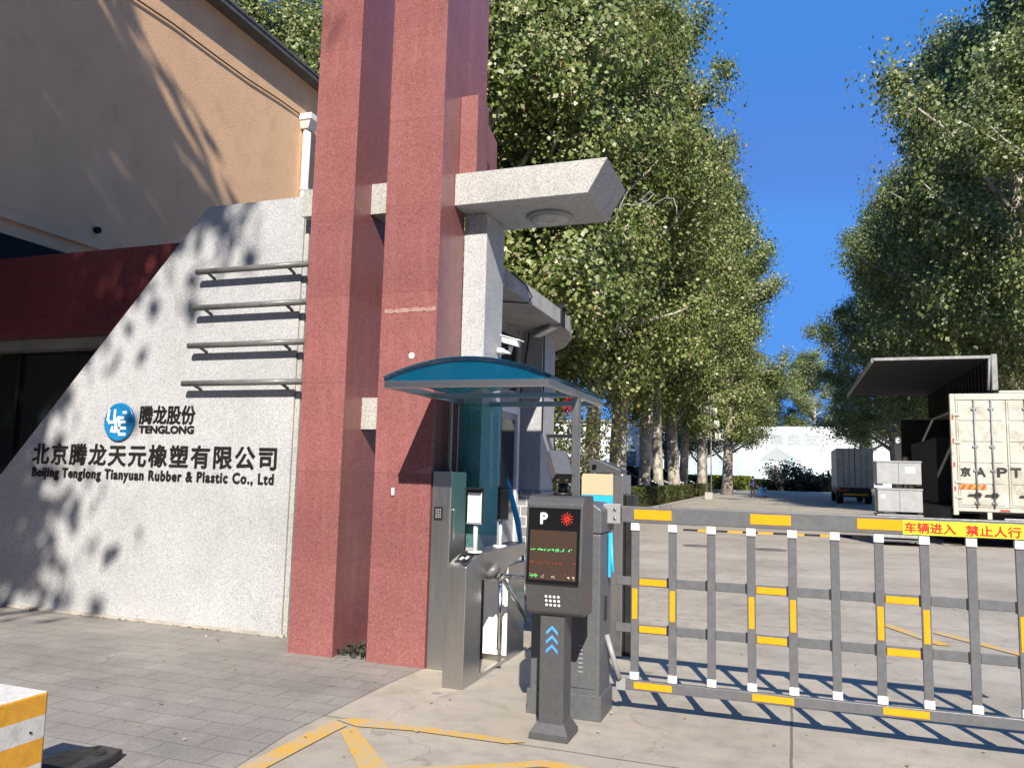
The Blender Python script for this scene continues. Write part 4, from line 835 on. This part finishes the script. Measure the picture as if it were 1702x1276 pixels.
# ------------------------------------------------------------------ trees
def limb_path(rng, p0, dirv, length, steps, wob, up=.1):
    pts = [np.array(p0, float)]; d = np.array(dirv, float); d /= np.linalg.norm(d)
    for _ in range(steps):
        d = d + rng.normal(0, wob, 3) + np.array([0, 0, up]); d /= np.linalg.norm(d); pts.append(pts[-1] + d * length / steps)
    return pts
def make_tree(name, label, group, seed, H, Rr, base, nleaf, lsize, mat, bark, r0=.2, clumps=420, loc=(0, 0, 0), low=.55, multi=False):
    rng = np.random.default_rng(seed)
    rt = thing(name, label, 'tree', (0, 0, 0), group); b = MB()
    lean = rng.normal(0, .015, 2)
    trunk = [np.array([lean[0] * z + .12 * math.sin(z * .35 + seed), lean[1] * z + .12 * math.cos(z * .3 + seed), z]) for z in np.linspace(-.1, H * .93, 16)]
    b.tube(trunk, [max(.02, r0 * (1.25 if i == 0 else 1) * (1 - i / 17) ** .8) for i in range(16)], 10)
    tips = []
    nb = 46
    for i in range(nb):
        z = base + (H * .9 - base) * ((i + rng.random()) / nb); t = (z - base) / (H - base)
        env = Rr * (low + (1 - low) * math.sin(min(1, t * 2.2) * math.pi / 2)) * (1 - max(0, t - .35) / .75) ** .75
        az = rng.random() * 2 * math.pi; k = min(14, int((z + .1) / (H * .93 + .1) * 15)); p0 = trunk[k] * 1; p0[2] = z
        rise = .55 + .8 * t; pts = limb_path(rng, p0, [math.cos(az), math.sin(az), rise], env * (1.15 + .25 * t) * rng.uniform(.72, 1.28), 5, .13, .05)
        b.tube(pts, [max(.012, r0 * .46 * (1 - t * .55) * (1 - j / 6.2)) for j in range(6)], 6, cap=False); tips.append(pts)
    for i in range(1):
        tips.append(trunk[-6:])
    b.build('trunk', bark, rt)
    # leaf clumps along the limbs
    cl = []
    for _ in range(clumps):
        pts = tips[rng.integers(len(tips))]; u = rng.uniform(.25, 1.08) ** .8 * (len(pts) - 1); j = min(len(pts) - 2, int(u)); p = pts[j] + (pts[j + 1] - pts[j]) * (u - j)
        cl.append(p + rng.normal(0, .38, 3))
    cl = np.array(cl); wgt = rng.uniform(.35, 1.6, clumps); wgt /= wgt.sum(); idx = rng.choice(clumps, nleaf, p=wgt)
    rad = rng.uniform(.28, .62, clumps)[idx][:, None]; off = rng.normal(size=(nleaf, 3)) * rad; off[:, 2] *= .8
    cen = cl[idx] + off; axis_ = cen * np.array([1, 1, 0.]); axis_ /= np.linalg.norm(axis_, axis=1)[:, None] + 1e-6; cen[:, 2] = np.maximum(cen[:, 2], base - 1.2)
    out = off / (np.linalg.norm(off, axis=1)[:, None] + 1e-6) * .6 + axis_ * .7
    me = leaves_mesh('crown', mat, cen, lsize, seed + 1, out, .35)
    c = bpy.data.objects.new('crown', me); COL.objects.link(c); c.parent = rt
    rt.location = loc; return rt
gl = 'plane trees in the row left of the lane'; gr = 'plane trees in the row right of the lane'; gb = 'trees behind the orange building and pillars'
tA = make_tree('plane_tree', 'plane tree with a peeling trunk just right of the canopy post', gl, 11, 24.5, 4.1, 4.4, 80000, .145, M_leaf, M_bark, .30, 640, (-7.0, 28.9, 0))
tB = make_tree('plane_tree', 'plane tree with thick mottled trunk, second right of the canopy post', gl, 23, 26.5, 4.8, 4.3, 80000, .152, M_leaf, M_bark, .40, 640, (-7.0, 33.9, 0))
tC = make_tree('plane_tree', 'plane tree with slim trunk, third right of the canopy post behind the hedge', gl, 37, 26, 5.0, 4.6, 78000, .16, M_leaf, M_bark, .32, 600, (-7.0, 39.9, 0), low=.55)
tD = make_tree('plane_tree', 'plane tree with dark low foliage right above the raised truck wing', gr, 51, 25, 5.6, 3.4, 72000, .165, M_leafd, M_bark, .32, 640, (10.3, 41, 0), low=.85)
L_ = [((-7.0, 45.2), tA, 1.3, 1.04, 'plane tree fourth right of the canopy post, behind parked cars'), ((-7.0, 50.3), tB, 2.2, 1.0, 'plane tree fifth right of the canopy post, just before the lamp'),
      ((-7.2, 57.5), tC, .6, 1.03, 'plane tree sixth right of the canopy post, next to the lamp'), ((-7.0, 66), tA, 3.6, 1.12, 'plane tree seventh right of the canopy post, just past the lamp'), ((-5.4, 74), tB, 4.4, 1.03, 'plane tree leaning out over the lane, eighth right of the canopy post'), ((-6.2, 84), tC, 5.2, 1.04, 'plane tree near the lime hedge, last but one in the left row'), ((-7.2, 96), tD, 2.2, .95, 'low branched plane tree last in the left row, in front of the mural wall'),
      ((-10.5, 101), tD, 1.1, .8, 'low branched tree filling the gap left of the mural wall'), ((-13.5, 92), tD, 3.9, .75, 'low branched tree farthest back among the left trunks'), ((-7.6, 23.5), tC, 2.9, .92, 'plane tree rising behind the booth roof end'), ((-9.6, 21.5), tB, 5.5, .95, 'plane tree rising directly behind the second red pillar')]
for (x, y), src, rz, sc, lab in L_: dup(src, (x, y, 0), rz, (sc * (1.15 if y > 62 else 1),) * 2 + (sc,), lab, gl)
R_ = [((10.0, 48.5), 4.6, 1.08, 'plane tree on the right, directly behind the tree above the truck wing'), ((12.6, 53.5), 1.1, 1.0, 'plane tree on the right, second from the raised truck wing'), ((9.8, 58.5), 2.6, 1.0, 'plane tree on the right, third from the truck wing, beside the far truck'), ((9.3, 66), 4.0, 1.0, 'plane tree on the right, behind the far white truck'), ((8.6, 76), 5.0, 1.0, 'plane tree on the right, past the far truck, reaching over the lane'), ((7.6, 88), .4, .98, 'plane tree on the right nearest the mural wall text'),
      ((11.2, 33.5), 3.3, .84, 'plane tree at the right picture edge, behind the wing truck')]
for (x, y), rz, sc, lab in R_: dup(tD, (x, y, 0), rz, (sc * (1.05 if y > 60 else 1),) * 2 + (sc,), lab, gr)
for (x, y), src, rz, sc, lab in (((-24.2, 29), tA, .8, 1.0, 'leafy tree showing above the sloping roof edge, left one'), ((-21, 31.5), tC, 2.1, 1.05, 'leafy tree showing between roof edge and first red pillar'), ((-13.2, 31), tB, 4.1, 1.0, 'leafy tree showing in the gap between the two red pillars'), ((-12.6, 38), tC, 1.0, 1.0, 'leafy tree behind the right side of the second pillar'), ((-28.5, 32), tB, 3.0, 1.0, 'leafy tree farthest left above the roof edge')):
    dup(src, (x, y, 0), rz, (sc,) * 3, lab, gb)
for (x, y, rz, sc, lab) in ((-9, 138, 1, .8, 'hazy tree beyond the mural wall, left of the gap of sky'), (-3, 142, 2, .78, 'hazy tree beyond the mural wall, below the gap of sky'), (4, 140, 4, .9, 'hazy tree beyond the mural wall, right of the gap of sky')):
    dup(tD, (x, y, 0), rz, (sc * 1.3, sc * 1.3, sc), lab, 'trees beyond the mural wall')
tD.scale = (1.06, 1.06, 1.2)
# street trees on the near pavement: out of the picture, their shade falls on the wall and the orange building
tS = make_tree('street_tree', 'street tree on the near pavement whose shade dapples the sign wall', 'street trees on the near pavement', 77, 15.7, 4.7, 8.4, 30000, .24, M_leaf, M_bark, .3, 340, (-6.85, -4.2, 0), low=.5)
dup(tS, (-11.8, -4.6, 0), 2.0, (1.0, 1.0, .96), 'street tree farther along the pavement shading the orange building', 'street trees on the near pavement')

# ------------------------------------------------------------------ hedges, shrubs
def hedge(name, label, group, x0, x1, y0, y1, z0, z1, n, ls, mat, seed):
    rng = np.random.default_rng(seed); rt = thing(name, label, 'hedge', ((x0 + x1) / 2, (y0 + y1) / 2, z0), group)
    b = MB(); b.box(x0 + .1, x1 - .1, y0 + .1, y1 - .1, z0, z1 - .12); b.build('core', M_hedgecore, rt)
    c = rng.uniform(size=(n, 3)); ax = rng.choice(5, n, p=[.2, .2, .12, .12, .36]); c[ax == 0, 0] = 0; c[ax == 1, 0] = 1; c[ax == 2, 1] = 0; c[ax == 3, 1] = 1; c[ax == 4, 2] = 1
    cen = np.array([x0, y0, z0]) + c * np.array([x1 - x0, y1 - y0, z1 - z0])
    cen += rng.normal(0, .045, (n, 3)) + (np.sin(cen * 2.3) * .05); cen[:, 2] = np.maximum(cen[:, 2], z0 + .01)
    o = c * 2 - 1; o = o ** 5; me = leaves_mesh('foliage', mat, cen - np.array(ORI[rt.name]), ls, seed, o, .2)
    q = bpy.data.objects.new('foliage', me); COL.objects.link(q); q.parent = rt; return rt
hl = ['clipped green hedge block nearest the gate', 'clipped green hedge block second from the gate', 'clipped green hedge block third from the gate, in tree shade', 'clipped green hedge block beside the tall street lamp', 'clipped green hedge block past the street lamp']
for i, (y0, y1) in enumerate(((34.4, 38.3), (38.8, 43.4), (43.9, 50), (50.5, 57), (61, 72))):
    hedge('hedge', hl[i], 'hedge blocks along the left kerb', -7.5, -6.45, y0, y1, .08, .92, 9000, .075, M_hedge, 60 + i)
hedge('lime_hedge', 'bright lime hedge in sun in front of the mural wall', None, -16, -5.2, 108, 112, 0, 1.75, 9000, .22, M_lime, 71)
hedge('dark_hedge', 'dark clipped hedge in shade at the foot of the mural wall', None, -5.2, 9.5, 110.5, 113, 0, 1.35, 9000, .2, M_hedge, 72)
def shrub(name, label, group, x, y, h, rr, n, ls, mat, seed, z=0):
    rng = np.random.default_rng(seed); rt = thing(name, label, 'shrub', (x, y, z), group); b = MB(); tips = []
    for i in range(14):
        a = rng.random() * 6.28; pts = limb_path(rng, (x + rng.normal(0, .1 * rr), y + rng.normal(0, .1 * rr), z), (math.cos(a) * .8, math.sin(a) * .8, 1.1), h * rng.uniform(.7, 1.1), 4, .12)
        b.tube(pts, [.05 * h / 3 * (1 - j / 6) for j in range(5)], 5, cap=False); tips.append(pts)
    b.build('stems', M_bark2, rt)
    c = np.array([tips[k][2 + int(u)] for k, u in zip(rng.integers(0, 14, n), rng.uniform(0, 2.99, n))]) + rng.normal(0, .22 * rr, (n, 3)); c[:, 2] = np.maximum(c[:, 2], z + .05)
    me = leaves_mesh('foliage', mat, c - np.array((x, y, z)), ls, seed); q = bpy.data.objects.new('foliage', me); COL.objects.link(q); q.parent = rt
for i, (x, y, h, rr) in enumerate(((-1.2, 109, 3.4, 1.7), (1.3, 109.5, 3.0, 1.5), (3.9, 109.2, 2.4, 1.3))):
    shrub('garden_shrub', ('dark loose shrub before the mural wall, left and largest of three', 'dark loose shrub before the mural wall, middle of three', 'dark loose shrub before the mural wall, lowest, next to the far truck')[i], 'loose shrubs before the mural wall', x, y, h, rr, 1500, .26, M_bushl, 80 + i)
shrub('round_shrub', 'dense green shrub behind the booth pier and canopy post', None, -6.3, 20.5, 3.4, 1.9, 9000, .09, M_hedge, 90)
shrub('round_shrub', 'taller green shrub behind the booth, left of the dense one', None, -8.6, 22, 4.6, 2.2, 9000, .11, M_leafd, 91)
fp = thing('red_flower_pot', 'small red flowering plant showing beside the booth pier', 'plant', (-2.72, 9.9, 2.1))
g = np.random.default_rng(2); me = leaves_mesh('petals', M_flower, g.normal(0, 1, (120, 3)) * np.array([.04, .05, .08]) + np.array([0, 0, .43]), .05, 4); q = bpy.data.objects.new('petals', me); COL.objects.link(q); q.parent = fp
b = MB(); b.tube([(-2.72, 9.9, 2.1), (-2.73, 9.9, 2.5)], .01, 6); b.build('stem', M_bark2, fp)
b = MB(); b.box(-3.01, -2.66, 9.84, 9.96, 2.06, 2.1); b.build('shelf_bracket', M_black, fp)

# ------------------------------------------------------------------ lamp, person with cart, parked cars
rt = thing('street_lamp', 'tall multi-tier lamp post with many white tubular shades by the hedge', 'street lamp', (-5.45, 57.5, 0))
b = MB(); b.box(-5.72, -5.18, 57.23, 57.77, 0, .5, .03); b.build('plinth', M_kerb, rt)
b = MB(); b.tube([(-5.6, 57.5, .5), (-5.6, 57.5, 7.6)], .045, 8); b.tube([(-5.3, 57.5, .5), (-5.3, 57.5, 7.6)], .045, 8)
for z in (1.8, 3.0, 4.2): b.box(-5.62, -5.28, 57.47, 57.53, z, z + .05)
b.build('pole', M_bracket, rt)
for z, r_ in ((4.2, .75), (5.1, .65), (6.0, .5), (6.9, .34)):
    am = MB()
    for k in range(8): a = 2 * math.pi * k / 8; am.tube([(-5.45, 57.5, z), (-5.45 + r_ * math.cos(a), 57.5 + r_ * math.sin(a), z)], .022, 6)
    am = am.build('arm_ring', M_bracket, rt)
    for k in range(8): a = 2 * math.pi * k / 8; b = MB(); b.lathe((-5.45 + r_ * math.cos(a), 57.5 + r_ * math.sin(a), z + .02), [(.04, 0), (.08, .06), (.08, .4), (.04, .48)], 10); b.build('shade', M_lampw, am)

def skin_person(name, label, x, y):
    rt = thing(name, label, 'person', (x, y, 0)); me = bpy.data.meshes.new('body')
    V = [(0, 0, .92), (0, 0, 1.12), (0, 0, 1.34), (0, .0, 1.45), (0, -.01, 1.54), (0, -.015, 1.64),
         (-.18, 0, 1.38), (-.23, -.06, 1.12), (-.2, -.28, 1.0), (-.19, -.36, .98), (.18, 0, 1.38), (.23, -.06, 1.12), (.2, -.28, 1.0), (.19, -.36, .98),
         (-.1, 0, .86), (-.11, -.1, .48), (-.1, -.04, .09), (-.1, -.16, .04), (.1, 0, .86), (.11, .06, .48), (.1, .16, .1), (.1, .05, .04)]
    E_ = [(0, 1), (1, 2), (2, 3), (3, 4), (4, 5), (2, 6), (6, 7), (7, 8), (8, 9), (2, 10), (10, 11), (11, 12), (12, 13), (0, 14), (14, 15), (15, 16), (16, 17), (0, 18), (18, 19), (19, 20), (20, 21)]
    rad = [.15, .14, .16, .06, .085, .09, .065, .05, .04, .04, .065, .05, .04, .04, .1, .07, .05, .045, .1, .07, .05, .045]
    a = R(-70); ca_, sa_ = math.cos(a), math.sin(a)
    V = [(vx * ca_ - vy * sa_, vx * sa_ + vy * ca_, vz) for vx, vy, vz in V]
    me.from_pydata(V, E_, []); o = bpy.data.objects.new('body', me); COL.objects.link(o); o.parent = rt
    o.modifiers.new('skin', 'SKIN'); o.modifiers.new('sub', 'SUBSURF').levels = 1; o.modifiers['sub'].render_levels = 1
    for i, r_ in enumerate(rad): me.skin_vertices[0].data[i].radius = (r_, r_ * .8)
    me.skin_vertices[0].data[0].use_root = True
    # clothing and skin zones by height in one material
    m, nt, bs = newmat('clothed_figure'); tc = nt.nodes.new('ShaderNodeTexCoord'); sx = nt.nodes.new('ShaderNodeSeparateXYZ'); nt.links.new(tc.outputs['Object'], sx.inputs[0])
    mr = N(nt, 'ShaderNodeMath', operation='DIVIDE'); mr.inputs[1].default_value = 2.0; nt.links.new(sx.outputs[2], mr.inputs[0])
    nt.links.new(ramp(nt, mr.outputs[0], [(0, (.01, .01, .01)), (.05, (.015, .02, .035)), (.46, (.06, .04, .17)), (.735, (.43, .27, .19))], 'CONSTANT'), bs.inputs['Base Color']); bs.inputs['Roughness'].default_value = .8
    me.materials.append(m)
    b = MB(); b.lathe((x, y + .0, 1.58), [(.085, 0), (.115, .05), (.11, .11), (.05, .165), (.01, .175)], 16); b.build('hair', M_hair, rt)
    return rt
skin_person('person', 'person in a purple top walking along the lane behind a blue cart', -2.85, 66.4)
rt = thing('push_cart', 'small blue cart pushed along the lane', 'cart', (-1.95, 66.2, 0))
b = MB(); b.hexa([(-2.4, 65.85, .2), (-1.8, 65.85, .2), (-1.8, 66.5, .2), (-2.4, 66.5, .2), (-2.43, 65.8, .85), (-1.77, 65.8, .85), (-1.77, 66.55, .85), (-2.43, 66.55, .85)], .03); b.build('tub', M_bluecart, rt)
b = MB(); b.tube([(-2.4, 65.9, .85), (-2.6, 65.9, 1.0), (-2.6, 66.45, 1.0), (-2.4, 66.45, .85)], .02, 8); b.build('handle', M_barrier, rt)
for x in (-2.32, -1.9):
    for y in (65.9, 66.42): b = MB(); b.lathe((x, y, .11), [(.05, 0), (.11, .01), (.11, .05), (.05, .06)], 14, axis=1); b.build('wheel', M_rubber, rt)

def make_car(label, mat, loc, rz):
    rt = thing('parked_car', label, 'car', (0, 0, 0), 'dark cars parked behind the hedge')
    def loft(secs, name, m, parent):
        b = MB(); rings = []
        for (xx, zz, hw) in secs: rings.append([b.bm.verts.new((xx, s_ * hw, zz)) for s_ in (-1, 1)])
        return b
    # body: side profile swept across the width with tumblehome
    low = [(-2.3, .35), (-2.32, .62), (-2.2, .86), (-1.3, .95), (1.0, .98), (1.9, .9), (2.25, .78), (2.33, .5), (2.28, .28), (1.75, .24), (1.62, .5), (1.35, .64), (1.08, .5), (.95, .24), (-1.0, .24), (-1.13, .5), (-1.4, .64), (-1.67, .5), (-1.8, .24), (-2.25, .28)]
    b = MB(); b.prism([(x, -.88, z) for x, z in low], (0, 1.76, 0), .05, 2); b.build('body', mat, rt)
    cab = [(-2.05, .93), (-1.45, 1.36), (-.7, 1.47), (.2, 1.45), (1.1, .96)]
    b = MB(); n = len(cab); a_ = [b.bm.verts.new((x, -.82 + (z - .93) * .35, z)) for x, z in cab]; c_ = [b.bm.verts.new((x, .82 - (z - .93) * .35, z)) for x, z in cab]
    b.bm.faces.new(a_[::-1]); b.bm.faces.new(c_)
    for i in range(n): b.bm.faces.new((a_[i], a_[(i + 1) % n], c_[(i + 1) % n], c_[i]))
    b.build('glasshouse', M_carglass, rt)
    b = MB(); b.prism([(-1.5, -.66, 1.375), (-.7, -.64, 1.478), (.25, -.64, 1.46), (.25, .64, 1.46), (-.7, .64, 1.478), (-1.5, .66, 1.375)][0:0] or [(-1.42, -.66, 1.38), (-.7, -.64, 1.476), (.2, -.65, 1.456), (.2, -.65, 1.476), (-.7, -.64, 1.5), (-1.42, -.66, 1.41)], (0, 1.3, 0)); b.build('roof_panel', mat, rt)
    for x in (-1.4, 1.35):
        for y in (-.9, .68):
            b = MB(); b.lathe((x, y + .22, .32), [(.2, 0), (.32, .03), (.32, .19), (.2, .22)], 20, axis=1); w = b.build('wheel', M_rubber, rt)
            b = MB(); b.lathe((x, y + (.225 if y > 0 else .002), .32), [(.18, 0), (.05, .006)], 14, axis=1); b.build('rim', M_bracket, w)
    for y in (-.8, .45): b = MB(); b.box(2.24, 2.345, y, y + .35, .64, .78, .02); b.build('headlight', M_bracket, rt)
    for y in (-.82, .47): b = MB(); b.box(-2.335, -2.25, y, y + .35, .68, .82, .02); b.build('tail_light', M_red2, rt)
    rt.location = loc; rt.rotation_euler = (0, 0, rz); rt.scale = (1.05, 1.05, 1.3); return rt
c1 = make_car('black car parked behind the hedge, nearest the gate', M_carblk, (-9.2, 43.5, .2), R(5))
for i, (x, y, lab) in enumerate(((-9.3, 48.5, 'black car parked behind the hedge, second from the gate'), (-9.2, 53.5, 'black car parked behind the hedge, third from the gate'), (-9.3, 60.5, 'black car parked behind the hedge, fourth from the gate'), (-9.2, 69, 'black car parked behind the hedge, farthest from the gate, by the lamp'))):
    dup(c1, (x, y, .2), R(3 + 2 * i), None, lab, 'dark cars parked behind the hedge')
